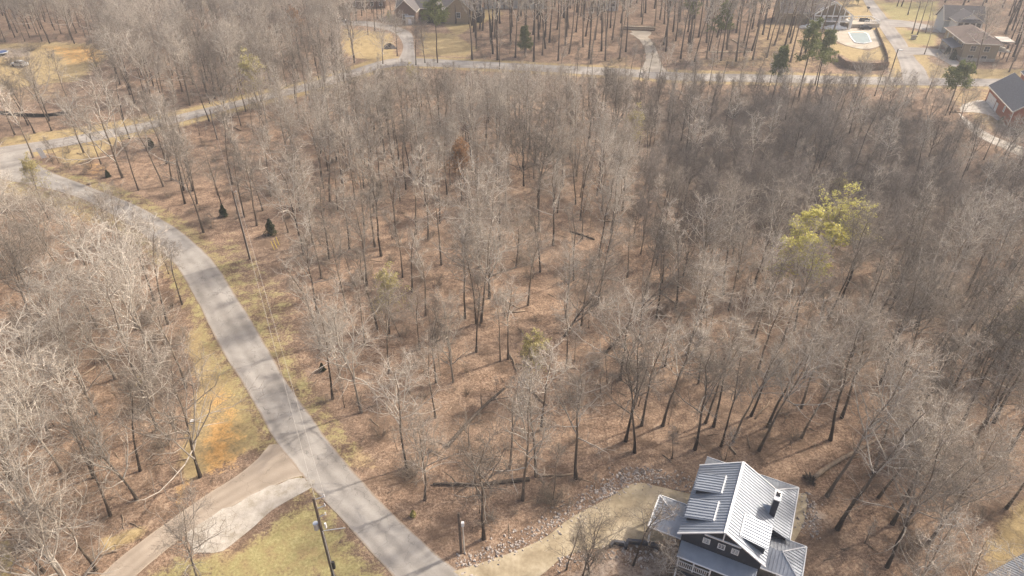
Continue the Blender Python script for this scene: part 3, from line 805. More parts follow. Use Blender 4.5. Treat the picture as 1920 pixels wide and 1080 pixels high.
MB().bar((0.0, 0.06, 0), (0.0, 0.06, ZE - 0.3), 0.12, 0.12).build('downspout', M['white'], hg)
flat_door(hg, -0.1, 0.0, 0, 0.1, -4, 'utility_box', M['white'])
# wing behind the garage
w2 = thing('brick_wing', 'brick wing with a low charcoal roof behind the garage ridge', 'house', B + (A - B) * 0.55 + Vector((14, 5, 0)), rz)
gable_walls(w2, 0, L * 0.8, -7, 0, ZE, ZE + 2.5, M['brick'])
gable_roof(w2, 0, L * 0.8, -7, 0, ZE, ZE + 2.5, M['shingle'], 0.4)

# tan two-storey house
N, Lf = G(1799.5, 114), G(1764.5, 84)
rz, L = frame_of(N, Lf)
ht = thing('tan_house', 'two storey tan house with brown hip roof and rear deck near the road junction', 'house', N, rz)
ZE = height_at(N, 80); D = 10.0
w = MB().box(0, L, -D, 0, 1.1, ZE).build('wall', M['tan_siding'], ht)
MB().box(-0.04, L + 0.04, -D - 0.04, 0.04, -1.2, 1.1).build('foundation', M['block'], ht)
ov = 0.7; zr = ZE + 2.6
c = [(-ov, ov), (L + ov, ov), (L + ov, -D - ov), (-ov, -D - ov)]
r0, r1 = (D / 2 + 0.2, -D / 2), (L - D / 2 - 0.2, -D / 2)
if r1[0] < r0[0]: r0 = r1 = (L / 2, -D / 2); r0 = (L / 2 - 0.6, -D / 2); r1 = (L / 2 + 0.6, -D / 2)
P3 = lambda p, z: (p[0], p[1], z)
for pts in ([P3(c[0], ZE), P3(c[1], ZE), P3(r1, zr), P3(r0, zr)], [P3(c[1], ZE), P3(c[2], ZE), P3(r1, zr)], [P3(c[2], ZE), P3(c[3], ZE), P3(r0, zr), P3(r1, zr)], [P3(c[3], ZE), P3(c[0], ZE), P3(r0, zr)]):
    o = roof_plane(ht, pts, M['brown_shingle'], name='roof', ribs=False, thick=0.15)
    tb = MB(); tb.bar(Vector(pts[0]) - Vector((0, 0, .12)), Vector(pts[1]) - Vector((0, 0, .12)), 0.16, 0.28); tb.build('fascia', M['trim'], o)
for y in (-2.6, -6.6):
    for z in (ZE - 1.7, ZE - 4.6): window(ht, (0, y, z), 1.5, 1.5, (-1, 0, 0), M['glass'], 2, 2, 0.14, M['trim'])
for x in (L * 0.12, L * 0.35, L * 0.6, L * 0.85): window(ht, (x, 0, ZE - 1.7), 1.0, 1.5, (0, 1, 0), M['glass'] if x < L * .5 else M['blind'], 1, 2, 0.14, M['trim'])
window(ht, (L * 0.85, 0, ZE - 4.7), 1.2, 1.5, (0, 1, 0), M['glass'], 1, 2, 0.14, M['trim'])
MB().box(L * 0.12, L * 0.62, 0.02, 2.6, 0.0, 0.35).build('porch_floor', M['block'], ht)
roof_plane(ht, [(L * 0.08, 3.0, 3.4), (L * 0.66, 3.0, 3.4), (L * 0.66, 0.03, 4.2), (L * 0.08, 0.03, 4.2)], M['shingle'], name='porch_roof', ribs=False)
for x in (L * 0.1, L * 0.36, L * 0.64): MB().box(x - .12, x + .12, 2.6, 2.85, 0, 3.4).build('porch_post', M['trim'], ht)
MB().box(L * 0.4, L * 0.47, 0.02, 0.08, 0.35, 2.5).build('front_door', M['dark'], ht)
for z in (3.2, 6.2): MB().box(0.3, 6.5, -D - 4.0, -D - 0.05, z, z + 0.25).build('deck_floor', M['trim'], ht)
for x in (0.5, 3.4, 6.2): MB().box(x - .14, x + .14, -D - 3.9, -D - 3.6, -1.5, ZE).build('deck_post', M['fence'], ht)
roof_plane(ht, [(-ov, -D - 4.4, ZE - 0.5), (7.2, -D - 4.4, ZE - 0.5), (7.2, -D - 0.6, ZE + 0.3), (-ov, -D - 0.6, ZE + 0.3)], M['brown_shingle'], name='deck_roof', ribs=False)

# grey-roofed house with the white gable behind it
b0 = G(1806, 68)
hw = thing('white_gable_house', 'grey roofed house with white gabled sunroom behind the tan house', 'house', b0, R(-8))
gable_walls(hw, -6, 7, 4.5, 12, 4.8, 8.6, M['pale_siding'])
gable_roof(hw, -6, 7, 4.5, 12, 4.8, 8.6, M['grey_shingle'], 0.5)
gable_walls(hw, -4.2, 4.2, -1.5, 4.4, 5.4, 7.9, M['white'], axis='y', name='sunroom_wall')
gable_roof(hw, -4.2, 4.2, -1.2, 6.5, 5.4, 7.9, M['grey_shingle'], 0.5, 'y')
roof_plane(hw, [(-4.7, -2.6, 5.2), (4.7, -2.6, 5.2), (4.0, -1.52, 6.1), (-4.0, -1.52, 6.1)], M['grey_shingle'], name='roof_apron', ribs=False)
for x in (-3.0, -1.0, 1.0, 3.0): window(hw, (x, -1.52, 3.9), 1.5, 1.9, (0, -1, 0), M['glass'], 1, 1, 0.12)
MB().bar((0, -1.0, 7.8), (0, -1.0, 9.0), 0.16, 0.16).build('finial', M['white'], hw)

# house being framed above the pool
b0 = G(1556, 54)
hf = thing('framed_gable_house', 'unfinished house with open timber gable and pale columns above the pool', 'house', b0, R(-6))
wz = height_at(b0, 24); az = height_at(b0, 4)
fr = MB()
for s in (-1, 1):
    fr.bar((s * 7.0, 0, wz - 1.0), (0, 0, az), 0.4, 0.5, (0, 1, 0)); fr.bar((s * 7.0, 1.4, wz - 1.0), (0, 1.4, az), 0.3, 0.4, (0, 1, 0))
fr.build('rafter', M['white'], hf)
for x in (-4.2, -2.2, 0.0, 2.0, 4.0): MB().bar((x, 0.3, 2.6), (x, 0.3, wz - 1.2 + (az - wz + 1) * (1 - abs(x) / 7.0)), 0.32, 0.3).build('stud', M['white'], hf)
MB().bar((-7, 0.25, wz - 1.2), (7, 0.25, wz - 1.2), 0.4, 0.4).build('tie_beam', M['white'], hf)
MB().bar((-7, 0.2, 2.6), (7, 0.2, 2.6), 0.4, 0.45).build('header_beam', M['white'], hf)
for x in (-6.8, -3.2, 2.6, 6.8): MB().box(x - .35, x + .35, -0.35, 0.35, -0.5, wz - 1.3).build('column', M['white'], hf)
gable_walls(hf, -7, 7, 5, 18, wz - 1.2, az - 0.3, M['tan_siding'], axis='y')
for s in (-1, 1):
    roof_plane(hf, [(s * 7.6, 0.9, wz - 1.2), (s * 7.6, 19, wz - 1.2), (0, 19, az + .15), (0, 0.9, az + .15)], M['grey_shingle'], name='roof', ribs=False, thick=0.2)
MB().box(-7, 7, 0.6, 5, 2.3, 2.6).build('upper_floor', M['white'], hf)
gable_walls(hf, -17, -7.3, 6, 15, 4.2, 8.2, M['tan_siding'], axis='x', name='side_wing')
gable_roof(hf, -17, -7.6, 6, 15, 4.2, 8.2, M['grey_shingle'], 0.4)

# tarped material heaps and the terrace
def heap(name, label, cat, px, rx, ry, h, mat, group=None, seed=1):
    c = G(*px); rs = np.random.RandomState(seed)
    V = []; nr, ns = 6, 16
    for i in range(nr + 1):
        t = i / nr
        for k in range(ns):
            a = 2 * math.pi * k / ns; r = (1 - t ** 1.7) * (1 + 0.16 * rs.randn()) if i < nr else 0
            V.append((rx * r * math.cos(a), ry * r * math.sin(a), h * t * (1 + 0.15 * rs.randn()) - 0.05 if i else -0.2))
    q = [(i * ns + k, i * ns + (k + 1) % ns, (i + 1) * ns + (k + 1) % ns, (i + 1) * ns + k) for i in range(nr) for k in range(ns)]
    o = part(name, np_mesh(name, V, quads=q), mat)
    o.location = c
    return tag(o, label, cat, group)
heap('tarp_heap', 'white tarp heap left of the framed gable', 'tarp', (1519, 52), 4.0, 2.0, 1.5, M['white'], None, 3)
heap('tarp_heap', 'long white tarp heap before the columns of the framed gable', 'tarp', (1566, 54), 4.5, 1.8, 1.6, M['white'], None, 4)
b0 = G(1617, 52)
tr = thing('railed_terrace', 'pale terrace with white railing between pool and side road', 'terrace', b0, R(4))
MB().box(-5.5, 6.5, 0.2, 7.5, -0.3, 1.2).build('platform', M['pale_concrete'], tr)
for a, b in (((-3, 7.3), (6.3, 7.3)), ((6.3, 0.4), (6.3, 7.3)), ((0.5, 0.4), (6.3, 0.4))):
    rl = MB(); rl.bar(a + (2.3,), b + (2.3,), 0.18, 0.18); rl.bar(a + (1.45,), b + (1.45,), 0.12, 0.12)
    n = 6
    for i in range(n + 1): rl.bar((a[0] + (b[0] - a[0]) * i / n, a[1] + (b[1] - a[1]) * i / n, 1.2), (a[0] + (b[0] - a[0]) * i / n, a[1] + (b[1] - a[1]) * i / n, 2.35), 0.14, 0.14)
    rl.build('railing', M['white'], tr)
MB().bar((-9, 0.6, 2.6), (-4, 2.0, 2.2), 1.2, 0.5).build('ramp', M['trim'], tr)
MB().box(-5.5, -4.5, 0.3, 1.3, 1.2, 3.0).build('pier', M['trim'], tr)
def sofa(name, label, px, dz, s=1.0, rz=0):
    c = G(*px); o = thing(name, label, 'sofa', c + Vector((0, 0, dz)), rz)
    MB().box(-1.5 * s, 1.5 * s, -0.6 * s, 0.6 * s, 0, 0.5 * s).build('seat', M['dark'], o)
    MB().box(-1.5 * s, 1.5 * s, 0.6 * s, 0.85 * s, 0, 1.0 * s).build('backrest', M['dark'], o)
    for k in (-1, 1): MB().box(k * 1.6 * s - 0.12, k * 1.6 * s + 0.12, -0.6 * s, 0.6 * s, 0, 0.75 * s).build('armrest', M['dark'], o)
c_ = b0 + Vector((2.2, 4.5, 1.2))
o = thing('dark_sofa', 'dark outdoor sofa on the railed terrace', 'sofa', c_, R(4))
MB().box(-1.5, 1.5, -0.6, 0.6, 0, 0.5).build('seat', M['dark'], o); MB().box(-1.5, 1.5, 0.6, 0.85, 0, 1.0).build('backrest', M['dark'], o)
for k in (-1, 1): MB().box(k * 1.62 - 0.12, k * 1.62 + 0.12, -0.6, 0.6, 0, 0.75).build('armrest', M['dark'], o)

def car(name, label, loc, rz, body, s=1.0):
    o = thing(name, label, 'car', loc, rz)
    b = MB(); prof = [(-2.2, .35), (2.2, .35), (2.25, .75), (1.9, .95), (-2.15, 1.0), (-2.25, .7)]
    b.v = []; 
    n = len(prof)
    for y in (-.88, .88): b.v += [(p[0] * s, y * s, p[1] * s) for p in prof]
    b.f += [tuple(range(n - 1, -1, -1)), tuple(range(n, 2 * n))] + [(i, (i + 1) % n, n + (i + 1) % n, n + i) for i in range(n)]
    b.build('body', body, o)
    cb = MB(); prof = [(-1.7, .98), (1.0, .98), (.45, 1.45), (-1.3, 1.47)]
    for k, (yy, ) in enumerate(((-.78,), (.78,))): cb.v += [(p[0] * s, (yy if p[1] < 1 else yy * .85) * s, p[1] * s) for p in prof]
    cb.f += [(3, 2, 1, 0), (4, 5, 6, 7)] + [(i, (i + 1) % 4, 4 + (i + 1) % 4, 4 + i) for i in range(4)]
    cb.build('cabin', M['glass'], o)
    MB().box(-1.25 * s, .4 * s, -.62 * s, .62 * s, 1.475 * s, 1.5 * s).build('roof', body, o)
    for x in (-1.4, 1.4):
        for y in (-.86, .86): MB().tube([(x * s, (y - .1) * s, .34 * s), (x * s, (y + .1) * s, .34 * s)], .34 * s, 12).build('wheel', M['dark'], o)
    return o
car('parked_car', 'dark car parked below the terrace at the pool corner', G(1622, 55), R(5), M['dark'])
M['carwhite'] = plain('white_car_paint', (0.72, 0.72, 0.72), 0.25, 0, 0.03, spec=0.5)
car('parked_car', 'white car by the drive at the top left of the grey driveway', G(642, 42), R(10), M['carwhite'])

# pool
pd = sheet('pool_deck', [(1556, 62), (1566, 75), (1582, 84), (1612, 92), (1630, 92), (1652, 84), (1646, 68), (1640, 57), (1596, 54)], M['pale_concrete'], 0.10)
pl = thing('swimming_pool', 'pale green covered swimming pool in the concrete deck', 'pool', G(1611, 71))
pp = [G(*p) - G(1611, 71) for p in ((1591, 61), (1602, 60), (1618, 60), (1627, 64), (1633, 80), (1618, 83), (1603, 81), (1596, 72))]
MB().prism([(p.x, p.y) for p in pp], 0.0, 0.19).build('pool_cover', M['pool'], pl)
cop = MB()
for i in range(len(pp)): cop.bar((pp[i].x, pp[i].y, 0.16), (pp[(i + 1) % len(pp)].x, pp[(i + 1) % len(pp)].y, 0.16), 0.45, 0.12)
cop.build('coping', M['white'], pl)

def board_wall(name, label, pxs, h, mat, cat='fence', board=1.2, cap=True, group=None):
    pts = smooth([G(*p) for p in pxs], 1.0)
    pts = [Vector(p) for p in resample(pts, max(2, int(sum((pts[i + 1] - pts[i]).length for i in range(len(pts) - 1)) / board) + 1))]
    o = thing(name, label, cat, pts[0], 0, group); z0 = pts[0]
    for i in range(len(pts) - 1):
        a, b = pts[i] - z0, pts[i + 1] - z0; up = Vector((0, 0, h / 2 - 0.1))
        hh = h * (1 + 0.02 * ((i * 7) % 5 - 2))
        MB().bar(a + (b - a) * .02 + up, a + (b - a) * .98 + up, 0.08, hh + 0.2).build('board', mat, o)
        if i % 2 == 0: MB().bar(a + Vector((0, 0.06, -0.3)), a + Vector((0, 0.06, h + 0.12)), 0.16, 0.16).build('post', mat, o)
    return o
board_wall('board_fence', 'curved brown board fence below the pool lawn', [(1569, 116), (1580, 126), (1600, 131), (1640, 132), (1664, 130)], 2.3, M['fence'])
board_wall('side_fence', 'low dark fence along the side road beside the pool', [(1664, 128), (1662, 108), (1653, 84), (1641, 56)], 1.2, M['fence'])

# silt fence on the left
board_wall('silt_fence', 'low black silt fence at the edge of the cleared lot', [(-60, 214), (0, 214), (30, 217), (60, 219), (95, 219), (130, 213)], 0.9, M['black'], board=2.4)

# trampoline or round pool, brush heaps and white pickup in the clearing
c = G(3, 103)
o = thing('round_trampoline', 'round blue trampoline at the left edge of the clearing', 'trampoline', c)
MB().tube([(0, 0, .86), (0, 0, .92)], 2.0, 24).build('mat', M['blue'], o)
ring = [(2.1 * math.cos(2 * math.pi * k / 24), 2.1 * math.sin(2 * math.pi * k / 24), .92) for k in range(25)]
MB().tube(ring, .12, 6, False).build('rim', M['pale_siding'], o)
for k in range(6): MB().bar((2.0 * math.cos(k * 1.047), 2.0 * math.sin(k * 1.047), -0.1), (2.0 * math.cos(k * 1.047), 2.0 * math.sin(k * 1.047), .9), .08).build('leg', M['steel'], o)
car('parked_car', 'white car beside the brush heap in the clearing', G(38, 124), R(165), M['carwhite'], 1.15)

# house with brown gables at the top
b0 = G(788, 46)
hb = thing('brown_gable_house', 'brown brick house with two gables behind the white shed', 'house', b0, R(-6))
gable_walls(hb, -10, 22, 6, 17, 5.0, 10, M['brown_brick'])
gable_roof(hb, -10, 22, 6, 17, 5.0, 10, M['grey_shingle'], 0.5)
gable_walls(hb, -9.5, -1.5, 0, 6, 5.0, 8.6, M['brown_brick'], axis='y', name='gable_wall')
gable_roof(hb, -9.5, -1.5, 0, 9, 5.0, 8.6, M['grey_shingle'], 0.5, 'y')
gable_walls(hb, 2.0, 9.0, 2.5, 6, 4.6, 7.8, M['black'], axis='y', name='porch_gable')
gable_roof(hb, 2.0, 9.0, 2.2, 9, 4.6, 7.8, M['grey_shingle'], 0.4, 'y')
window(hb, (-5.5, 0, 2.6), 2.0, 1.8, (0, -1, 0), M['glass'], 2, 2, 0.14); window(hb, (5.5, 2.5, 2.4), 1.6, 2.2, (0, -1, 0), M['glass'], 2, 2, 0.14)
b0 = G(855, 44)
hb2 = thing('tan_brick_house', 'tan brick building with dark porch right of the brown gables', 'house', b0, R(-8))
gable_walls(hb2, -4, 6, 0, 11, 5.2, 9.5, M['tan_brick'], axis='y')
gable_roof(hb2, -4, 6, 0, 11, 5.2, 9.5, M['grey_shingle'], 0.4, 'y')
MB().box(6.05, 9.5, 2, 9, -0.3, 4.2).build('porch', M['dark'], hb2)
window(hb2, (1, 0, 3.0), 1.4, 1.8, (0, -1, 0), M['glass'], 2, 2, 0.14)
c = G(769, 47)
sh = thing('white_shed', 'small white box shed at the bend of the grey driveway', 'shed', c, R(5))
MB().box(-1.6, 1.6, 0, 2.6, 0, 3.0).build('wall', M['trim'], sh)
roof_plane(sh, [(-1.75, -.15, 3.0), (1.75, -.15, 3.0), (1.75, 2.75, 3.35), (-1.75, 2.75, 3.35)], M['white'], name='roof', ribs=False)
MB().box(-0.6, 0.6, -.05, 0, .1, 2.2).build('door', M['white'], sh)
def plain_house(px, label, w, d, h, r, wall, roof, rz, name='far_house'):
    o = thing(name, label, 'house', G(*px), rz)
    gable_walls(o, -w / 2, w / 2, 0, d, h, h + r, wall); gable_roof(o, -w / 2, w / 2, 0, d, h, h + r, roof, 0.4)
    n = int(w / 3.5)
    for i in range(n): window(o, (-w / 2 + w * (i + .5) / n, 0, h * .55), 1.1, 1.5, (0, -1, 0), M['glass'], 1, 2, 0.13)
    return o
plain_house((960, 16), 'long pale grey house behind tall trunks at the top centre', 26, 9, 5.5, 4, M['pale_siding'], M['grey_shingle'], R(-3))
plain_house((466, 28), 'cream house half hidden by bare woods at the top left', 11, 8, 3.2, 2.4, M['trim'], M['grey_shingle'], R(12))
plain_house((360, 17), 'tan cottage deep in the woods left of the cream house', 9, 7, 3.0, 2.2, M['tan_siding'], M['brown_shingle'], R(10))
plain_house((1140, 20), 'white cottage among dark trunks right of the long grey house', 8, 7, 4.5, 2.4, M['white'], M['grey_shingle'], R(-4))
plain_house((690, 16), 'brown cabin at the top beside the grey driveway', 14, 8, 3.2, 2.2, M['brown_brick'], M['grey_shingle'], R(6))

# boulder by the yard drive, logs by the concrete drive
heap('dark_boulder', 'dark boulder on the tan verge beside the grey driveway', 'boulder', (731, 90), 2.2, 1.6, 1.6, M['rock'], None, 9)
c = G(1199, 57)
for i in range(7):
    lg = MB().tube([(-5.5 + random.uniform(-.5, .5), 0, 0), (0, random.uniform(-.1, .1), .03), (5.5 + random.uniform(-.5, .5), 0, 0)], [.33, .3, .24], 9).build('felled_log', M['lumber'] if i % 2 else M['log'])
    lg.location = c + Vector((0, (i % 4) * .72 + (0.36 if i > 3 else 0), .32 + (0.58 if i > 3 else 0)))
    lg.rotation_euler = (0, 0, R(-9))
    tag(lg, '%s felled log of the %s row at the end of the concrete driveway' % (('nearest', 'second nearest', 'third nearest', 'farthest')[i % 4], 'upper' if i > 3 else 'lower'), 'log', 'logs stacked by the concrete driveway')

# ------------------------------------------------------------------ utility poles, cables, signs
def pole(label, px, py_top, extras):
    b = G(*px); h = height_at(b, py_top)
    o = thing('utility_pole', label, 'utility pole', b)
    MB().tube([(0, 0, -0.6), (0, 0, h * .5), (0, 0, h)], [.19, .165, .13], 12).build('shaft', M['wood'], o)
    if extras:
        for k, z in enumerate((h - .25, h - 1.6, h - 2.9)):
            MB().bar((0, 0, z), (1.0 - .15 * k, 0.15, z + .30), .07).build('bracket_arm', M['steel'], o)
            MB().tube([(1.0 - .15 * k, .15, z + .25), (1.0 - .15 * k, .15, z + .6)], [.07, .04], 8).build('insulator', M['white'], o)
        MB().tube([(-.42, -.05, h - 4.6), (-.42, -.05, h - 3.7)], .26, 12).build('transformer', M['steel'], o)
        MB().tube([(.5, 0, h - 4.5), (.5, 0, h - 3.8)], .10, 10).build('cutout_fuse', M['white'], o)
        MB().tube([(.15, -.2, .1), (.15, -.2, h - 4.8)], .055, 8).build('conduit', M['steel'], o)
        MB().box(.2, .48, -.25, 0, 1.8, 2.9).build('meter_box', M['dark'], o)
        MB().bar((.1, 0, h - 5.0), (2.3, .2, h - 4.8), .06).build('street_light_arm', M['steel'], o)
    else:
        MB().bar((0, 0, h - .3), (.6, 0, h - .1), .06).build('bracket_arm', M['steel'], o)
        MB().tube([(.6, 0, h - .15), (.6, 0, h + .12)], [.06, .04], 8).build('insulator', M['white'], o)
    return b, h
p1, h1 = pole('weathered utility pole with transformer on the lawn beside the road', (626, 1082), 934, True)
p2, h2 = pole('plain utility pole on the verge inside the road bend', (469, 486), 358, False)
p3, h3 = pole('pole with a white lamp at the corner of the side road', (1665, 152), 92, False)
pole('bare pole standing half hidden in woods behind the loop road bend', (408, 262), 205, False)
c = Vector((p3.x, p3.y, p3.z + h3))
lm = MB(); lm.box(-.5, .5, -.25, .25, -.1, .15); lo = lm.build('pole_lamp', M['white']); lo.location = c + Vector((.7, -.1, -.2)); tag(lo, 'white lamp head on top of the pole at the side road', 'lamp')
# move lamp under its pole as a part
for ob in bpy.data.objects:
    if ob.get('label', '').startswith('pole with a white lamp'):
        lo.parent = ob; lo.location = (.75, -.1, h3 - .25); del lo['label']; del lo['category']
def cable(label, a, b, sag, r=.02):
    pts = [a.lerp(b, i / 24) - Vector((0, 0, sag * 4 * (i / 24) * (1 - i / 24))) for i in range(25)]
    o = MB().tube(pts, r, 5).build('overhead_cable', M['wire'])
    return tag(o, label, 'cable')
t1 = p1 + Vector((0, 0, h1)); t2 = p2 + Vector((0, 0, h2)); tb = G(408, 262) + Vector((0, 0, 15))
cable('upper overhead cable strung along the near road between the two poles', t1 + Vector((1.0, .15, .35)), t2 + Vector((.6, 0, .1)), 1.0)
cable('lower overhead cable strung along the near road between the two poles', t1 + Vector((.15, 0, -1.6)), t2 + Vector((.1, 0, -1.2)), 1.4)
cable('overhead cable running from the bend pole into the woods', t2 + Vector((0, 0, .05)), G(408, 262) + Vector((0, 0, height_at(G(408, 262), 205))), 1.5)
# yellow guy guards
for i, (a, b) in enumerate((((502, 455), (515, 469)), ((507, 452), (520, 466)), ((512, 448), (524, 460)))):
    A_, B_ = G(*b), G(*a)
    top = A_ + (B_ - A_) * 0.35 + Vector((0, 0, 1.3))
    o = MB().tube([A_ - Vector((0, 0, .15)), top], .05, 6).build('guy_wire_guard', M['yellow'])
    tag(o, '%s yellow guy wire guard slanting by the dark cedar in the verge' % ('leftmost', 'middle', 'rightmost')[i], 'guy guard', 'yellow guy wire guards')
# pedestal posts by the driveway
b = G(865, 1036); h = height_at(b, 962)
o = thing('service_post', 'short wooden service post with pale conduit where driveway meets road', 'post', b)
MB().tube([(0, 0, -.3), (0, 0, h)], [.15, .13], 10).build('post', M['wood'], o)
MB().tube([(.35, -.05, -.3), (.35, -.05, h * .72)], .07, 8).build('conduit', M['trim'], o)
MB().box(.22, .5, -.2, .1, h * .70, h * .78).build('conduit_cap', M['white'], o)
# white sign board at the corner
b = G(85, 297)
o = thing('sign_board', 'white sign board leaning at the grassy junction corner', 'sign', b, R(25))
MB().bar((-.15, 0, 0.15), (-.55, .1, 2.6), 1.1, .06, (0, 1, 0)).build('board', M['white'], o)
MB().bar((-.15, .1, -.2), (-.5, .2, 2.3), .1).build('post', M['white'], o)
# white paper box in the verge
b = G(361, 790)
o = MB().bar((-.3, 0, .08), (.3, .05, .14), .45, .1).build('white_bucket_lid', M['white']); o.location = b
tag(o, 'small white flat litter piece at the edge of the tan verge', 'litter')
# black mailbox by the side road
b = G(1626, 22)
o = thing('mailbox', 'black mailbox on a post by the side road', 'mailbox', b)
MB().bar((0, 0, -.2), (0, 0, 1.3), .14).build('post', M['dark'], o)
MB().box(-.35, .35, -.6, .6, 1.3, 1.9).build('box', M['dark'], o)
# stone box by the drive of the tan house
b = G(1712, 74)
o = thing('stone_pier', 'low pale stone mailbox pier on the lawn by the lane', 'pier', b); MB().box(-.7, .7, -.5, .5, -.1, 1.1).build('shaft', M['block'], o); MB().box(-.85, .85, -.65, .65, 1.1, 1.3).build('cap', M['rock'], o)
# navy retaining wall beside the driveway
pts = [(1143, 1027), (1150, 1020), (1171, 1023), (1173, 1030), (1176, 1018), (1215, 1022), (1235, 1030)]
P = [G(*p) for p in pts]
o = thing('retaining_wall', 'dark timber retaining wall at the lower edge of the tan driveway', 'wall', P[0])
for i in range(len(P) - 1):
    for k in range(3): MB().bar(P[i] - P[0] + Vector((0, 0, .12 + .22 * k)), P[i + 1] - P[0] + Vector((0, 0, .12 + .22 * k)), .28, .20).build('timber', M['navy'] if k < 2 else M['shingle'], o)

# ------------------------------------------------------------------ trees
def basis(d):
    up = np.where(np.abs(d[:, 2:3]) > 0.9, np.array([[1., 0, 0]]), np.array([[0., 0, 1]]))
    a = np.cross(d, up); a /= np.linalg.norm(a, axis=1)[:, None] + 1e-9
    return a, np.cross(d, a)

class TreeMesh:
    def __init__(s): s.V = []; s.T = []; s.Q = []; s.n = 0
    def tubes(s, P, r, sides):
        """P (N,K,3), r (N,K): K-1 tube segments, the last one a cone to a point"""
        N, K, _ = P.shape
        if N == 0: return
        d = P[:, -1] - P[:, 0]; d /= np.linalg.norm(d, axis=1)[:, None] + 1e-9
        a, b = basis(d)
        th = 2 * np.pi * np.arange(sides) / sides
        ringv = (a[:, None, :] * np.cos(th)[None, :, None] + b[:, None, :] * np.sin(th)[None, :, None])   # N,S,3
        rings = P[:, :K - 1, None, :] + ringv[:, None] * r[:, :K - 1, None, None]                          # N,K-1,S,3
        body = rings.reshape(N, -1, 3)
        V = np.concatenate([body, P[:, -1:, :]], 1); per = V.shape[1]
        base = s.n + np.arange(N)[:, None] * per
        k = np.arange(sides); k2 = (k + 1) % sides
        for i in range(K - 2):
            q = np.stack([i * sides + k, i * sides + k2, (i + 1) * sides + k2, (i + 1) * sides + k], -1)
            s.Q.append((base[:, :, None] + q[None]).reshape(-1, 4))
        t = np.stack([(K - 2) * sides + k, (K - 2) * sides + k2, np.full(sides, per - 1)], -1)
        s.T.append((base[:, :, None] + t[None]).reshape(-1, 3))
        s.V.append(V.reshape(-1, 3)); s.n += N * per
    def quads(s, c, size, rs):
        """leaf-sized faces"""
        N = len(c)
        u = rs.randn(N, 3); u /= np.linalg.norm(u, axis=1)[:, None]
        w = rs.randn(N, 3); w -= (w * u).sum(1)[:, None] * u; w /= np.linalg.norm(w, axis=1)[:, None]
        sz = size * rs.uniform(.6, 1.3, (N, 1))
        V = np.stack([c - u * sz, c + w * sz * .55, c + u * sz, c - w * sz * .55], 1)
        s.Q.append((s.n + np.arange(N * 4)).reshape(N, 4)); s.V.append(V.reshape(-1, 3)); s.n += N * 4
    def mesh(s, name, mat, smooth=True, mat2=None):
        m = np_mesh(name, np.concatenate(s.V), np.concatenate(s.T) if s.T else None, np.concatenate(s.Q) if s.Q else None, smooth)
        m.materials.append(mat)
        if mat2 is not None:
            m.materials.append(mat2)
            mi = np.concatenate([np.full(len(a), int(i >= s.mark_t), np.int32) for i, a in enumerate(s.T)] + [np.full(len(a), int(i >= s.mark_q), np.int32) for i, a in enumerate(s.Q)])
            m.polygons.foreach_set('material_index', mi)
        return m
    def mark(s): s.mark_t, s.mark_q = len(s.T), len(s.Q)

def grow(rs, P, r, per, t0, t1, length, ang, K, lift, wig, rscale, rmin):
    """children of the polylines P: returns (N*per,K,3) and radii"""
    N, KP, _ = P.shape
    par = np.repeat(np.arange(N), per); n = len(par)
    t = t0 + (t1 - t0) * ((np.tile(np.arange(per), N) + rs.rand(n)) / per)
    f = t * (KP - 1); i = np.minimum(f.astype(int), KP - 2); u = (f - i)[:, None]
    o = P[par, i] * (1 - u) + P[par, i + 1] * u
    pr = r[par, i] * (1 - u[:, 0]) + r[par, i + 1] * u[:, 0]
    tg = P[par, i + 1] - P[par, i]; tg /= np.linalg.norm(tg, axis=1)[:, None] + 1e-9
    a, b = basis(tg); ph = np.tile(np.arange(per) * 2.4, N) + rs.rand(n) * 1.6 + np.repeat(rs.rand(N) * 6.28, per)
    pe = a * np.cos(ph)[:, None] + b * np.sin(ph)[:, None]
    an = np.radians(ang[0] + (ang[1] - ang[0]) * rs.rand(n))[:, None]
    d = tg * np.cos(an) + pe * np.sin(an)
    L = length(t, par) * rs.uniform(.65, 1.3, n)
    pts = [o]; st = (L / (K - 1))[:, None]
    for k in range(K - 1):
        d = d + np.array([[0, 0, lift]]) + rs.randn(n, 3) * wig
        d /= np.linalg.norm(d, axis=1)[:, None]
        pts.append(pts[-1] + d * st)
    rb = np.clip(np.minimum(pr * .75, L * rscale), rmin, None)
    rad = rb[:, None] * np.linspace(1, .3, K)[None, :]
    return np.stack(pts, 1), rad, L

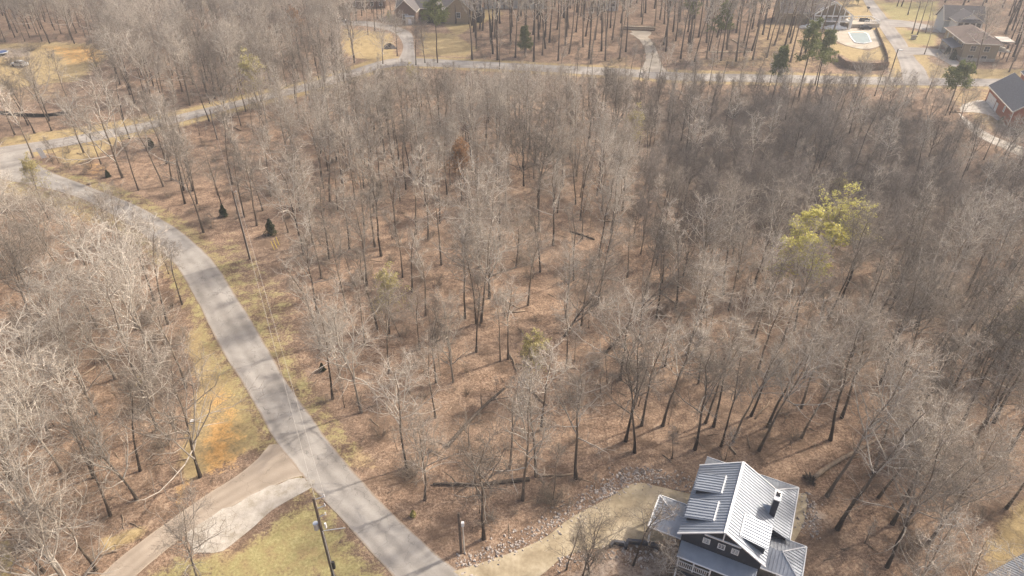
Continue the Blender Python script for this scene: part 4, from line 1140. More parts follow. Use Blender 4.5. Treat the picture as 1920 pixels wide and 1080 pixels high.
def bare_tree(seed, H, kind='forest', buds=None, twig_per=(4, 3)):
    rs = np.random.RandomState(seed)
    K = 9
    z = np.linspace(0, H * .97, K)
    wob = np.cumsum(rs.randn(K, 2) * .016 * H, 0) * np.linspace(0, 1, K)[:, None]
    lean = rs.randn(2) * .04 * H
    tr = np.stack([wob[:, 0] + lean[0] * (z / H) ** 1.5, wob[:, 1] + lean[1] * (z / H) ** 1.5, z - .3], 1)[None]
    r0 = .0088 * H + .02
    rad = (r0 * (1 - .88 * (z / H) ** .9))[None]
    rad[:, 0] *= 1.45
    leaders = [tr]; lr = [rad]
    start = {'forest': .36, 'slim': .42, 'open': .22}[kind]
    start = float(np.clip(start + rs.uniform(-.07, .13), .18, .6))
    nl = {'forest': 2, 'slim': 1, 'open': 3}[kind]
    P, rr, _ = grow(rs, tr, rad, nl, start * .85, start + .22, lambda t, p: (1.0 - t) * H * .85, (14, 30), 9, .16, .09, .022, .05)
    trunk = TreeMesh(); trunk.tubes(tr, rad, 8)
    crown = TreeMesh(); crown.tubes(P, rr, 6)
    sp = {'forest': .25, 'slim': .19, 'open': .36}[kind]
    sp *= rs.uniform(.8, 1.25)
    n1 = {'forest': (15, 9), 'slim': (16, 7), 'open': (15, 8)}[kind]
    B1, R1, L1 = grow(rs, tr, rad, n1[0], start, .98, lambda t, p: H * sp * (1.15 - .75 * (t - start) / (1 - start)), (42, 78), 6, .10, .17, .018, .034)
    B2, R2, L2 = grow(rs, P, rr, n1[1], .2, .98, lambda t, p: H * sp * .8 * (1.1 - .7 * t), (38, 74), 6, .09, .17, .018, .034)
    B = np.concatenate([B1, B2]); RR = np.concatenate([R1, R2]); LL = np.concatenate([L1, L2])
    crown.tubes(B, RR, 5)
    if kind == 'forest' or kind == 'open':      # a few dead stubs on the lower bole
        S, SR, _ = grow(rs, tr, rad, 4, .12, start, lambda t, p: np.full(len(t), H * .07), (55, 90), 4, .02, .2, .014, .014)
        crown.tubes(S, SR, 4)
    C2, CR, CL = grow(rs, B, RR, 8, .18, .98, lambda t, p: LL[p] * .46 * (1.15 - .55 * t), (34, 70), 5, .07, .20, .014, .025)
    crown.tubes(C2, CR, 3)
    crown.mark()
    D, DR, DL = grow(rs, C2, CR, twig_per[0], .15, .98, lambda t, p: np.clip(CL[p] * .55, .35, 1.3), (28, 66), 3, .06, .18, .012, .0155)
    crown.tubes(D, DR, 3)
    E_, ER, _ = grow(rs, D, DR, twig_per[1], .2, .98, lambda t, p: np.clip(DL[p] * .6, .25, .75), (28, 62), 2, .05, .1, .011, .0120)
    crown.tubes(E_, ER, 3)
    leaf = None
    if buds:
        frac, size, blotch = buds
        tips = np.concatenate([E_[:, -1], D[:, -1]])
        keep = rs.rand(len(tips)) < frac
        if blotch:
            c = np.sin(tips[:, 0] * 1.1 + seed) + np.sin(tips[:, 1] * 1.2 + 2) + np.sin(tips[:, 2] * 1.3)
            keep &= (c > -.45)
        tips = tips[keep]
        tips = np.repeat(tips, 2, 0) + rs.randn(len(tips) * 2, 3) * .10
        leaf = TreeMesh(); leaf.quads(tips, size, rs)
    return trunk, crown, leaf

def pine_tree(seed, H, crown0=.5, wide=.15, dens=1.0):
    rs = np.random.RandomState(seed); K = 9
    z = np.linspace(0, H, K); wob = np.cumsum(rs.randn(K, 2) * .006 * H, 0)
    tr = np.stack([wob[:, 0], wob[:, 1], z - .3], 1)[None]
    rad = ((.010 * H + .03) * (1 - .85 * z / H))[None]
    trunk = TreeMesh(); trunk.tubes(tr, rad, 8)
    B, RB, LB = grow(rs, tr, rad, int(26 * dens), crown0, .985, lambda t, p: H * wide * (1.25 - .85 * (t - crown0) / (1 - crown0)), (60, 88), 6, .05, .10, .012, .018)
    S, SR, SL = grow(rs, B, RB, 7, .3, .98, lambda t, p: LB[p] * .38, (30, 60), 4, .06, .12, .01, .01)
    trunk.tubes(B, RB, 4)
    trunk.tubes(S, SR, 3)
    nd = TreeMesh()
    pts = np.concatenate([S[:, k] for k in (1, 2, 3)] + [B[:, -1], B[:, -2]])
    pts = np.repeat(pts, 9, 0) + rs.randn(len(pts) * 9, 3) * .26
    nd.quads(pts, .22, rs)
    return trunk, nd

def cedar(seed, H):
    rs = np.random.RandomState(seed); n = 2600
    t = rs.rand(n) ** .8; a = rs.rand(n) * 6.28
    lob = 1 + .25 * np.sin(a * 3 + seed) + .2 * np.sin(t * 14 + a * 2)
    r = (1 - t) ** .7 * H * .34 * np.sqrt(rs.rand(n)) * lob
    nd = TreeMesh(); nd.quads(np.stack([r * np.cos(a), r * np.sin(a), t * H * .98 + .1], 1), .12, rs)
    trunk = TreeMesh(); trunk.tubes(np.array([[[0, 0, -.2], [0, 0, H * .5], [0, 0, H * .9]]]), np.array([[.08, .05, .02]]), 6)
    return trunk, nd

def shrub(seed, H, n0=14, mat=None):
    rs = np.random.RandomState(seed)
    a = rs.rand(n0) * 6.28; tl = rs.uniform(.15, .8, n0)
    o = np.stack([np.cos(a) * .15, np.sin(a) * .15, np.full(n0, -.1)], 1)
    d = np.stack([np.cos(a) * tl, np.sin(a) * tl, np.ones(n0)], 1); d /= np.linalg.norm(d, axis=1)[:, None]
    L = H * rs.uniform(.6, 1.15, n0); pts = [o]
    for k in range(4):
        d = d + rs.randn(n0, 3) * .16; d[:, 2] -= .07; d /= np.linalg.norm(d, axis=1)[:, None]
        pts.append(pts[-1] + d * (L / 4)[:, None])
    P = np.stack(pts, 1); r = (.010 + .006 * H) * np.linspace(1, .35, 5)[None].repeat(n0, 0)
    m = TreeMesh(); m.tubes(P, r, 4)
    B, RB, LB = grow(rs, P, r, 7, .15, .98, lambda t, p: L[p] * .38, (30, 70), 4, 0, .2, .012, .009)
    m.tubes(B, RB, 3)
    D, DR, _ = grow(rs, B, RB, 5, .15, .98, lambda t, p: LB[p] * .5, (30, 70), 3, 0, .2, .010, .007)
    m.tubes(D, DR, 3)
    return m

# prototypes (mesh data shared by every copy)
PROTO = {}
def proto(key, gen):
    tr, cr, lf = gen
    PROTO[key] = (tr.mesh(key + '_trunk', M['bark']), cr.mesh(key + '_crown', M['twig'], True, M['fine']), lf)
REFH = 20.0
for i in range(6): proto('forest%d' % i, bare_tree(100 + i, REFH, 'forest'))
for i in range(4): proto('slim%d' % i, bare_tree(200 + i, REFH * .85, 'slim', None, (3, 3)))
for i in range(3): proto('open%d' % i, bare_tree(300 + i, REFH * .9, 'open'))
for i in range(3):
    t_, c_, l_ = bare_tree(340 + i, REFH, 'open' if i else 'forest', None, (4, 3))
    PROTO['ashen%d' % i] = (t_.mesh('ashen_trunk', M['ashbark']), c_.mesh('ashen_crown', M['ashtwig'], True, M['ashfine']), None)
for i in range(2):
    t_, c_, l_ = bare_tree(330 + i, REFH * .9, 'open')
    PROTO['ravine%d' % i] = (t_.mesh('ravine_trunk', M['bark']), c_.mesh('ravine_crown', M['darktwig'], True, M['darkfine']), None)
for i in range(2):
    t_, c_, l_ = bare_tree(400 + i, REFH * .95, 'open', (.95, .22, True), (4, 4))
    PROTO['bud%d' % i] = (t_.mesh('bud_trunk', M['bark']), c_.mesh('bud_crown', M['twig'], True, M['fine']), l_.mesh('bud_leaf', M['bud'], False))
t_, c_, l_ = bare_tree(410, REFH * .7, 'forest', (.5, .15, True))
PROTO['pale0'] = (t_.mesh('pale_trunk', M['bark']), c_.mesh('pale_crown', M['twig'], True, M['fine']), l_.mesh('pale_leaf', M['palebud'], False))
t_, c_, l_ = bare_tree(411, REFH * .8, 'forest', (.5, .15, True))
PROTO['rust0'] = (t_.mesh('rust_trunk', M['bark']), c_.mesh('rust_crown', M['twig'], True, M['fine']), l_.mesh('rust_leaf', M['rust'], False))
BASEH = {'forest': REFH, 'slim': REFH * .85, 'open': REFH * .9, 'bud': REFH * .95, 'pale': REFH * .7, 'rust': REFH * .8, 'ravine': REFH * .9, 'ashen': REFH}

TREES = []      # (x, y) of every tree, for spacing
def place_tree(p, key, h, rz, label, group=None, lean=(0, 0), cat='tree', name='bare_tree'):
    tm, cm, lf = PROTO[key]
    kind = key.rstrip('0123456789')
    s = h / BASEH[kind]
    o = thing(name, label, cat, p, rz, group)
    o.scale = (s * random.uniform(.88, 1.12), s * random.uniform(.88, 1.12), s)
    if kind == 'bud': o.scale = (s * 1.45, s * 1.45, s)
    o.rotation_euler = (lean[0], lean[1], rz)
    link(bpy.data.objects.new('trunk', tm), o)
    c = link(bpy.data.objects.new('crown', cm), o)
    if lf is not None: link(bpy.data.objects.new('leaves', lf), c)
    return o
# --- surveyed trunks: (px, py, height, kind, label or None)
S = 'slim'; O = 'open'; FO = 'forest'
TRUNKS = [
 (797, 937, 15, O, 'short wide-branched bare tree with dark trunk at the road edge below the ivy-covered trunk'),
 (907, 1010, 21, FO, 'tall bare tree with straight dark trunk nearest the wooden service post'),
 (980, 937, 21, FO, 'bare tree with forked dark trunk right of the tree by the service post'),
 (955, 880, 17, S, None), (1005, 893, 19, S, None), (1080, 897, 20, FO, 'bare tree with bent dark trunk left of the stony driveway corner'),
 (763, 877, 17, FO, 'bare tree with vine-tangled base by the road, beside the short wide tree'),
 (1037, 937, 9, S, 'small viny bare tree between the forked trunk and the driveway stones'),
 (1173, 827, 19, S, None), (1190, 848, 20, FO, None), (1203, 798, 18, S, None), (1243, 798, 20, FO, None), (817, 783, 15, S, None), (1260, 860, 7, S, None),
 (1062, 1068, 9, S, 'thin crooked sapling below the driveway, left of the twin trunks'),
 (1090, 1088, 11, O, 'thick short-branched bare trunk below the driveway at the bottom edge'),
 (1104, 1077, 8, S, 'thin sapling just right of the thick trunk below the driveway'),
 (1187, 1060, 12, S, 'lone bare trunk rising across the driveway left of the navy house'),
 (1248, 1100, 7, O, 'bushy pale bare tree overhanging the left front of the navy house'), (1303, 843, 20, FO, 'straight bare trunk just behind the navy house, leftmost of the row'), (1323, 793, 17, S, None), (1338, 800, 17, S, None), (1352, 837, 16, S, None),
 (1375, 827, 19, FO, None), (1423, 845, 20, FO, 'stout leaning bare trunk right behind the ridge of the navy house'), (1408, 780, 16, S, None), (1440, 800, 18, FO, None),
 (1502, 765, 18, FO, None), (1503, 820, 16, S, None), (1557, 825, 20, FO, None), (1578, 783, 20, FO, None),
 (1550, 930, 22, FO, 'tall leaning dark trunk crossing the uprooted log'), (1570, 992, 22, FO, 'tall dark leaning trunk nearest the right side of the navy house'),
 (1638, 887, 20, FO, None), (1647, 933, 17, S, None), (1673, 983, 19, FO, None), (1687, 833, 18, S, None), (1710, 810, 20, FO, None),
 (1773, 787, 20, FO, None), (1800, 802, 20, FO, None), (1843, 800, 21, FO, None), (1863, 792, 20, FO, None), (1887, 953, 16, S, None), (1817, 853, 18, FO, None),
 (1890, 847, 20, FO, None), (1663, 1063, 19, O, 'wide bushy bare crown at the bottom edge right of the navy house'), (1740, 1020, 16, O, 'wide bushy bare crown at lower right above the corner of the metal roof'),
 (1790, 960, 15, O, None), (1720, 853, 19, FO, None), (1360, 862, 6, S, None), (1700, 930, 16, O, None),
 (683, 423, 18, S, None), (703, 463, 18, S, None), (715, 480, 18, FO, None), (780, 440, 19, S, None), (803, 448, 20, S, None), (828, 497, 18, S, None), (743, 443, 18, S, None),
 (1037, 460, 18, FO, None), (1123, 483, 18, FO, None), (1140, 472, 18, FO, None), (1013, 510, 17, S, None), (968, 500, 13, O, None), (938, 463, 18, FO, None),
 (872, 597, 19, FO, None), (893, 607, 18, S, None), (902, 605, 18, FO, None), (1060, 597, 15, FO, None),
 (1058, 630, 16, O, 'bare tree leaning right with curved dark base in the centre of the woods'), (1137, 660, 20, FO, 'long dark trunk leaning right beside the curved leaning tree'),
 (1163, 713, 16, O, None), (953, 673, 15, S, None), (938, 677, 13, S, None), (893, 660, 16, S, None), (818, 717, 15, S, None), (850, 717, 15, O, None),
 (708, 617, 15, S, None), (685, 647, 14, S, None), (650, 583, 17, FO, None), (755, 520, 14, S, None), (1090, 610, 14, S, None), (773, 547, 15, S, None), (655, 467, 17, S, None),
 (82, 602, 19, FO, None), (187, 567, 19, FO, None), (315, 607, 20, S, 'pale thin leaning tree at the left edge of the road bend'), (257, 617, 20, FO, None), (298, 685, 22, O, 'broad pale bare tree overhanging the left woods beside the road'), (217, 710, 19, FO, None),
 (227, 457, 19, S, 'slender bare tree standing against the pale road curve'), (347, 382, 17, S, None), (370, 382, 17, S, None), (458, 407, 17, FO, None), (482, 423, 18, FO, None), (493, 395, 18, S, None),
 (570, 477, 19, O, 'pale wide-crowned bare tree right of the dark cedar'), (587, 457, 18, FO, None), (597, 590, 17, FO, 'bare tree standing alone at the inner edge of the grassy verge'), (617, 485, 17, S, None),
 (638, 703, 11, O, 'small low-branched bare tree with dark trunk by the verge'), (20, 420, 18, FO, None),
 (117, 883, 20, FO, None), (177, 895, 20, S, None), (257, 937, 19, FO, None), (92, 1003, 22, O, 'pale bare tree with bright branches at the lower left edge'), (83, 1073, 17, S, None), (207, 967, 18, S, None),
 (373, 1092, 14, O, 'many-limbed bare tree overhanging the brown drive at the bottom'), (93, 820, 20, FO, None), (182, 777, 20, FO, None), (263, 883, 16, S, None), (20, 900, 20, O, None), (30, 760, 20, FO, None), (140, 690, 19, FO, None),
 (28, 253, 19, FO, None), (53, 235, 17, S, None), (65, 250, 18, FO, None), (93, 227, 20, O, 'dark forked bare tree before the silt fence'), (97, 245, 17, S, None), (143, 227, 19, S, None), (190, 308, 15, S, None),
 (230, 333, 23, O, 'large pale fan-shaped bare tree on the inside of the loop road'), (260, 357, 15, S, None), (307, 350, 20, S, None), (322, 338, 19, FO, None), (345, 357, 22, FO, None), (362, 358, 18, S, None), (243, 260, 16, S, None),
 (492, 200, 16, FO, None), (1827, 137, 24, FO, 'tall dark leaning tree before the rear deck of the tan house'), (1892, 135, 24, FO, 'tall dark leaning tree right of the tan house'),
 (1710, 63, 22, S, None), (1733, 102, 14, S, None), (1720, 65, 20, S, None), (1702, 28, 20, S, None), (1690, 12, 20, S, None), (1682, 12, 20, S, None), (1735, 62, 18, S, None),
 (1528, 160, 17, S, None), (1600, 185, 13, O, None), (1640, 180, 13, S, None), (1735, 185, 13, O, 'short stubby bare tree by the road left of the round-topped pine'), (1780, 215, 11, S, None), (1800, 225, 11, O, None), (1735, 250, 12, O, None),
 (718, 120, 15, O, None), (780, 122, 15, S, None), (797, 118, 14, O, None), (745, 105, 15, O, None), (703, 58, 18, S, None), (690, 65, 16, S, None), (655, 70, 20, FO, None), (663, 72, 20, S, None),
]
for x, y in [(855, 44), (880, 45), (885, 48), (888, 60), (895, 42), (900, 55), (905, 57), (923, 60), (932, 40), (937, 44), (960, 50), (985, 75), (1000, 65), (1010, 74), (1022, 70), (1030, 80), (1045, 55), (1065, 52), (1080, 60), (1098, 68), (1115, 75), (1130, 60), (1148, 75), (1165, 70), (1245, 45), (1262, 60), (1290, 60), (1310, 70), (1325, 80), (1345, 70), (1363, 93), (1380, 62), (1395, 80), (1410, 55), (1430, 65), (1452, 85), (1468, 60), (1480, 70), (1060, 85), (1093, 88), (1215, 150), (1198, 150), (1180, 152), (1235, 158), (1246, 156), (1280, 160), (1300, 165), (1330, 160), (1352, 165), (1385, 165), (1415, 165), (1440, 170), (1110, 155), (1080, 155), (937, 130), (1050, 146)]:
    TRUNKS.append((x, y, 29 if y < 100 else 12, S, None))

EXCL = [
 [(-60, 80), (205, 84), (215, 120), (190, 240), (-60, 270)],
 [(250, 1085), (345, 1000), (580, 900), (640, 960), (760, 1090), (850, 1200), (500, 1900), (-300, 1900), (150, 1200)],
 [(150, 1120), (300, 985), (520, 820), (600, 905), (300, 1060), (250, 1120)],
 [(330, 910), (500, 840), (455, 735), (405, 650), (370, 590), (335, 650), (360, 720), (340, 800)],
 [(380, 430), (560, 440), (590, 560), (600, 700), (560, 760), (530, 715), (430, 560)],
 [(840, 1100), (870, 1040), (1060, 955), (1190, 880), (1300, 895), (1300, 860), (1400, 860), (1520, 900), (1540, 1000), (1620, 1200), (1700, 1900), (500, 1900), (850, 1200)],
 [(640, 40), (780, 40), (785, 115), (690, 118), (640, 100)], [(745, 0), (945, 0), (945, 26), (890, 55), (880, 110), (780, 112)],
 [(1175, 45), (1225, 52), (1260, 140), (1180, 138)],
 [(1480, 0), (1770, 0), (1790, 130), (1840, 140), (1930, 140), (1930, 165), (1680, 165), (1560, 140), (1540, 60)], [(1470, -40), (1620, -40), (1620, 60), (1540, 78), (1500, 75)], [(1740, 0), (1880, 20), (1890, 125), (1790, 130)],
 [(1790, 160), (1960, 160), (1960, 300), (1890, 290), (1800, 240)],
 [(1830, 1030), (1900, 950), (1990, 940), (1990, 1200), (1820, 1200)],
 [(0, 335), (130, 375), (230, 430), (180, 430), (60, 385), (0, 370)],
 [(1030, 590), (1140, 650), (1130, 700), (1040, 660)], [(400, 0), (500, 0), (500, 32), (400, 32)],
]
EXP = [[G(*p) for p in e] for e in EXCL]
def ok_ground(X, Y, margin=4.3):
    k = (segdist(X, Y, loopC, False) > margin + .7) & (segdist(X, Y, nearC, False) > margin) & (segdist(X, Y, sideC, False) > margin)
    for e in EXP: k &= ~inpoly(X, Y, e)
    return k

trees = []     # dict(p, h, kind, label, px, py)
for px, py, h, kind, lab in TRUNKS:
    p = G(px, py)
    if px < 340 and py > 560 and kind != S: kind = 'ashen'
    if 590 < px < 980 and 560 < py < 930 and kind == O: kind = 'ashen'
    trees.append(dict(p=p, h=h * random.uniform(.96, 1.04), kind=kind, label=lab, px=px, py=py, hand=True))

cell = {}
def near_ok(x, y, d):
    cx, cy = int(x // 8), int(y // 8)
    for i in (-1, 0, 1):
        for j in (-1, 0, 1):
            for (a, b) in cell.get((cx + i, cy + j), ()):
                if (a - x) ** 2 + (b - y) ** 2 < d * d: return False
    return True
def put(x, y): cell.setdefault((int(x // 8), int(y // 8)), []).append((x, y))
for t in trees: put(t['p'].x, t['p'].y)
# the named leaf-bearing trees come first so that the bare woods keep their distance
SPECIAL = [(1482, 556, 13.5, 'bud0', 'large bright yellow-green budding tree in the right woods'), (1556, 482, 12.5, 'bud1', 'smaller yellow-green budding tree behind the large one'),
 (730, 625, 12, 'pale0', 'small pale yellow budding tree left of the woods centre'), (995, 730, 11, 'pale0', 'pale yellow budding tree in the lower centre of the woods'),
 (490, 215, 17, 'pale0', 'pale yellow budding tree behind the loop road bend'), (1885, 700, 15, 'pale0', 'pale yellow budding tree at the right edge of the woods'),
 (80, 385, 11, 'pale0', 'pale yellow budding bush-like tree at the road junction corner'), (875, 395, 15, 'rust0', 'tree with rust-brown leftover leaves in the upper centre woods'), (775, 185, 10, 'pale0', 'pale yellow budding tree below the far end of the grey driveway'),
 (1185, 300, 13, 'pale0', 'pale yellow budding tree at the dark edge of the ravine'), (560, 105, 15, 'rust0', 'rusty-leaved tree in the woods above the loop road'),
 (1560, 400, 9, 'pale0', 'low olive-yellow budding tree in the dark ravine')]
for s in SPECIAL:
    p = G(s[0], s[1]); put(p.x, p.y)

def spacing(px, py):
    d = 4.6
    if 590 < px < 1180 and 400 < py < 720: d = 6.0
    if 640 < px < 1330 and py >= 700: d = 7.4
    if 380 < px < 1250 and 140 < py <= 400: d = 3.9
    if px > 1180 and 170 < py < 720: d = 4.1
    if px > 1330 and py >= 720: d = 5.6
    if py < 110 and px > 880: d = 6.5
    if py < 140 and px <= 760: d = 4.6
    if px < 340 and py > 380: d = 5.4
    if 1440 < px < 1640 and 470 < py < 640: d = 6.0
    if 130 < px < 600 and 210 < py < 430: d = 6.2
    if 60 < px < 420 and 200 < py < 340: d = 9.0
    return d
rs = np.random.RandomState(11)
NX = rs.uniform(-250, 250, 60000); NY = rs.uniform(24, 330, 60000)
good = ok_ground(NX, NY) & (np.abs(NX) < 30 + 0.86 * NY + 25)
for x, y in zip(NX[good], NY[good]):
    z = float(Ht(x, y)); px, py = proj((x, y, z))
    if near_ok(x, y, spacing(px, py)):
        put(x, y)
        u = random.random()
        kind = S if u < .42 else (FO if u < .86 else O)
        if 590 < px < 1180 and 400 < py < 720 and u < .6: kind = S
        if 600 < px < 1500 and py > 560 and u > .80: kind = 'ashen'
        h = random.uniform(14.5, 20.5) if kind != S else random.uniform(12, 18)
        if py < 130 and px > 860: kind = S; h = random.uniform(24, 31)
        if 140 < py < 170 and px > 850: h *= .65
        if px < 340 and py > 330:
            kind = 'ashen' if u > .35 else FO
            h = random.uniform(16, 22)
        if px > 660 and 120 < py < 330: h = max(3.5, min(h, (py - 143) / 6.3 + random.uniform(-1, 2.5)))
        if px > 1680 and 190 < py < 420: h = max(3.5, min(h, (py - 232) / 7.0 + random.uniform(0, 2)))
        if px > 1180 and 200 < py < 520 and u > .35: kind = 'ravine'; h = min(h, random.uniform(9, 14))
        trees.append(dict(p=Vector((x, y, z)), h=h, kind=kind, label=None, px=px, py=py, hand=False))
rx = np.array(sorted(nearL)); 
for t in trees:        # the woods left of the road stay below its far edge, as its crowns do in the photograph
    if t['px'] < 345 and 345 < t['py'] < 720 and t['px'] < np.interp(t['py'], [345, 372, 397, 440, 503, 560, 643, 720], [50, 150, 200, 267, 333, 367, 410, 457]):
        slack = 25 if not t['hand'] else 60
        for _ in range(14):
            tp = proj(t['p'] + Vector((0, 0, t['h'])))
            if tp[1] < np.interp(tp[0], rx[:, 0], rx[:, 1]) - slack and t['h'] > 5: t['h'] *= .9
for t in trees:
    top = proj(t['p'] + Vector((0, 0, t['h'])))
    vis = (-40 < t['px'] < 1960 or -40 < top[0] < 1960) and top[1] < 1085 and t['py'] > -5
    t['size'] = (t['py'] - top[1]) if vis else -1
trees.sort(key=lambda t: (-(t['size'] > 0 and t['label'] is not None), -t['size']))
NIND = 300
ind, rest = [t for t in trees[:NIND] if t['size'] > 0], trees[NIND:]

rl = np.array(nearL, float); order = np.argsort(rl[:, 1])
def road_x(py): return float(np.interp(py, rl[order, 1], rl[order, 0]))
def zone(px, py):
    if py > 330 and px < road_x(py) + 10:
        if py > 900: return 'in the bottom left woods beside the brown drive'
        if py > 760: return 'in the left woods below the white litter piece'
        if py > 640: return 'in the left woods beside the orange verge'
        if py > 520: return 'in the left woods along the road bend'
        return 'in the left woods near the road junction'
    if py < 160:
        if px < 260: return 'in the far woods behind the clearing'
        if px < 470: return 'in the far woods around the tan cottage'
        if px < 640: return 'in the far woods left of the grey driveway'
        if px < 790: return 'beside the grey driveway at the top'
        if py > 125: return 'at the roadside of the loop road'
        if px < 950: return 'on the tan lawn right of the brown gabled house'
        if px < 1030: return 'before the long pale grey house'
        if px < 1110: return 'in the far woods midway to the concrete driveway'
        if px < 1230: return 'in the far woods around the concrete driveway'
        if px < 1360: return 'in the far woods right of the concrete driveway'
        if px < 1480: return 'in the far woods left of the pool pines'
        if px < 1660: return 'around the framed house and the pool'
        return 'near the side road and the tan house'
    if py < 330 and px < 200: return 'between the loop road and the silt fence'
    if py > 700:
        if px < 850: return 'by the near road in the lower centre woods'
        if px < 1130: return 'between the service post and the stony driveway'
        if px < 1300: return 'above the stony driveway corner left of the navy house'
        if px < 1500: return 'in the row of trunks behind the navy house'
        if px < 1650: return 'around the uprooted log right of the navy house'
        if px < 1790: return 'in the lower right woods left of the tan clearing'
        return 'at the lower right edge of the woods'
    if px < 640:
        if py < 400: return 'inside the loop road bend above the cedars'
        return 'at the inner edge of the grassy road verge'
    if py > 560:
        if px < 780: return 'right of the verge around the small yellow tree'
        if px < 960: return 'left of the curved leaning tree in the woods centre'
        if px < 1200: return 'around the curved leaning tree in the woods centre'
        if px < 1430: return 'left below the large yellow-green tree'
        if px < 1650: return 'directly below the large yellow-green tree'
        return 'right below the large yellow-green tree'
    if py > 420:
        if px < 800: return 'among the dark straight trunks right of the cedars'
        if px < 1000: return 'in the open leaf-strewn woods centre'
        if px < 1250: return 'in the woods right of the leaf-strewn centre'
        if px < 1480: return 'just left of the large yellow-green tree'
        return 'right of the two yellow-green trees'
    if px < 860: return 'in the upper woods left of the rusty-leaved tree'
    if px < 1200: return 'in the upper woods right of the rusty-leaved tree'
    if px < 1500: return 'at the left side of the dark ravine'
    return 'in the dark ravine below the far road'
WORD = {S: 'slender leafless tree', FO: 'tall leafless tree', O: 'wide-crowned leafless tree', 'ravine': 'dark twiggy leafless tree', 'ashen': 'pale ashen leafless tree'}
NV = {S: 4, FO: 6, O: 3, 'ravine': 2, 'ashen': 3}
ORD = ['', 'second', 'third', 'fourth', 'fifth', 'sixth', 'seventh', 'eighth', 'ninth', 'tenth', 'eleventh', 'twelfth', 'thirteenth', 'fourteenth', 'fifteenth', 'sixteenth', 'seventeenth', 'eighteenth', 'nineteenth', 'twentieth']
RANK = {}; by = {}
for t in ind:
    if not t['label']: by.setdefault((t['kind'], zone(t['px'], t['py'])), []).append(t)
for (kd, z), L_ in by.items():
    L_.sort(key=lambda t: t['px'])
    for i, t in enumerate(L_):
        if len(L_) == 1: RANK[id(t)] = '%s %s' % (WORD[kd], z)
        elif i == 0: RANK[id(t)] = 'leftmost %s %s' % (WORD[kd], z)
        elif i == len(L_) - 1: RANK[id(t)] = 'rightmost %s %s' % (WORD[kd], z)
        else: RANK[id(t)] = '%s %s from left %s' % (ORD[min(i, 19)], WORD[kd], z)
for t in ind:
    k = '%s%d' % (t['kind'], random.randrange(NV[t['kind']]))
    z = zone(t['px'], t['py'])
    lab = t['label'] or RANK[id(t)]
    grp = 'bare trees ' + z
    lean = (random.gauss(0, .05), random.gauss(0, .05))
    lb = t['label'] or ''
    if 'leaning right' in lb: lean = (0, .42)
    elif 'leaning' in lb and t['px'] > 1400 and t['py'] > 700: lean = (0, .08)
    o = place_tree(t['p'], k, t['h'], random.uniform(0, 6.28) if not lean[1] > .05 else 0, lab, grp, lean)
for x, y, h, k, lab in SPECIAL:
    place_tree(G(x, y), k, h, random.uniform(0, 6.28), lab, None, name='budding_tree' if k[0] != 'r' else 'rusty_tree')

# --- scatters that nobody could count
def scatter(name, label, cat, pts, rot, scl, idx, meshes):
    col = bpy.data.collections.new(name + '_sources')
    for i, ms in enumerate(meshes):
        col.objects.link(bpy.data.objects.new('%s_source_%02d' % (name, i), ms))
    m = bpy.data.meshes.new(name); m.vertices.add(len(pts)); m.vertices.foreach_set('co', np.asarray(pts, np.float32).ravel())
    a = m.attributes.new('pick', 'INT', 'POINT'); a.data.foreach_set('value', np.asarray(idx, np.int32))
    a = m.attributes.new('size', 'FLOAT_VECTOR', 'POINT'); a.data.foreach_set('vector', np.asarray(scl, np.float32).ravel())
    a = m.attributes.new('turn', 'FLOAT_VECTOR', 'POINT'); a.data.foreach_set('vector', np.asarray(rot, np.float32).ravel())
    o = link(bpy.data.objects.new(name, m)); tag(o, label, cat, kind='stuff')
    g = bpy.data.node_groups.new(name, 'GeometryNodeTree')
    g.interface.new_socket('Geometry', in_out='INPUT', socket_type='NodeSocketGeometry')
    g.interface.new_socket('Geometry', in_out='OUTPUT', socket_type='NodeSocketGeometry')
    n, l = g.nodes, g.links
    gi, go = n.new('NodeGroupInput'), n.new('NodeGroupOutput')
    ip = n.new('GeometryNodeInstanceOnPoints'); ci = n.new('GeometryNodeCollectionInfo')
    ci.inputs['Collection'].default_value = col; ci.inputs['Separate Children'].default_value = True; ci.inputs['Reset Children'].default_value = True
    def named(nm, ty):
        x = n.new('GeometryNodeInputNamedAttribute'); x.data_type = ty; x.inputs['Name'].default_value = nm
        return x.outputs['Attribute']
    l.new(gi.outputs[0], ip.inputs['Points']); l.new(ci.outputs[0], ip.inputs['Instance']); ip.inputs['Pick Instance'].default_value = True
    l.new(named('pick', 'INT'), ip.inputs['Instance Index']); l.new(named('size', 'FLOAT_VECTOR'), ip.inputs['Scale'])
    er = n.new('FunctionNodeEulerToRotation'); l.new(named('turn', 'FLOAT_VECTOR'), er.inputs[0]); l.new(er.outputs[0], ip.inputs['Rotation'])
    l.new(ip.outputs[0], go.inputs[0])
    md = o.modifiers.new('scatter', 'NODES'); md.node_group = g
    return o

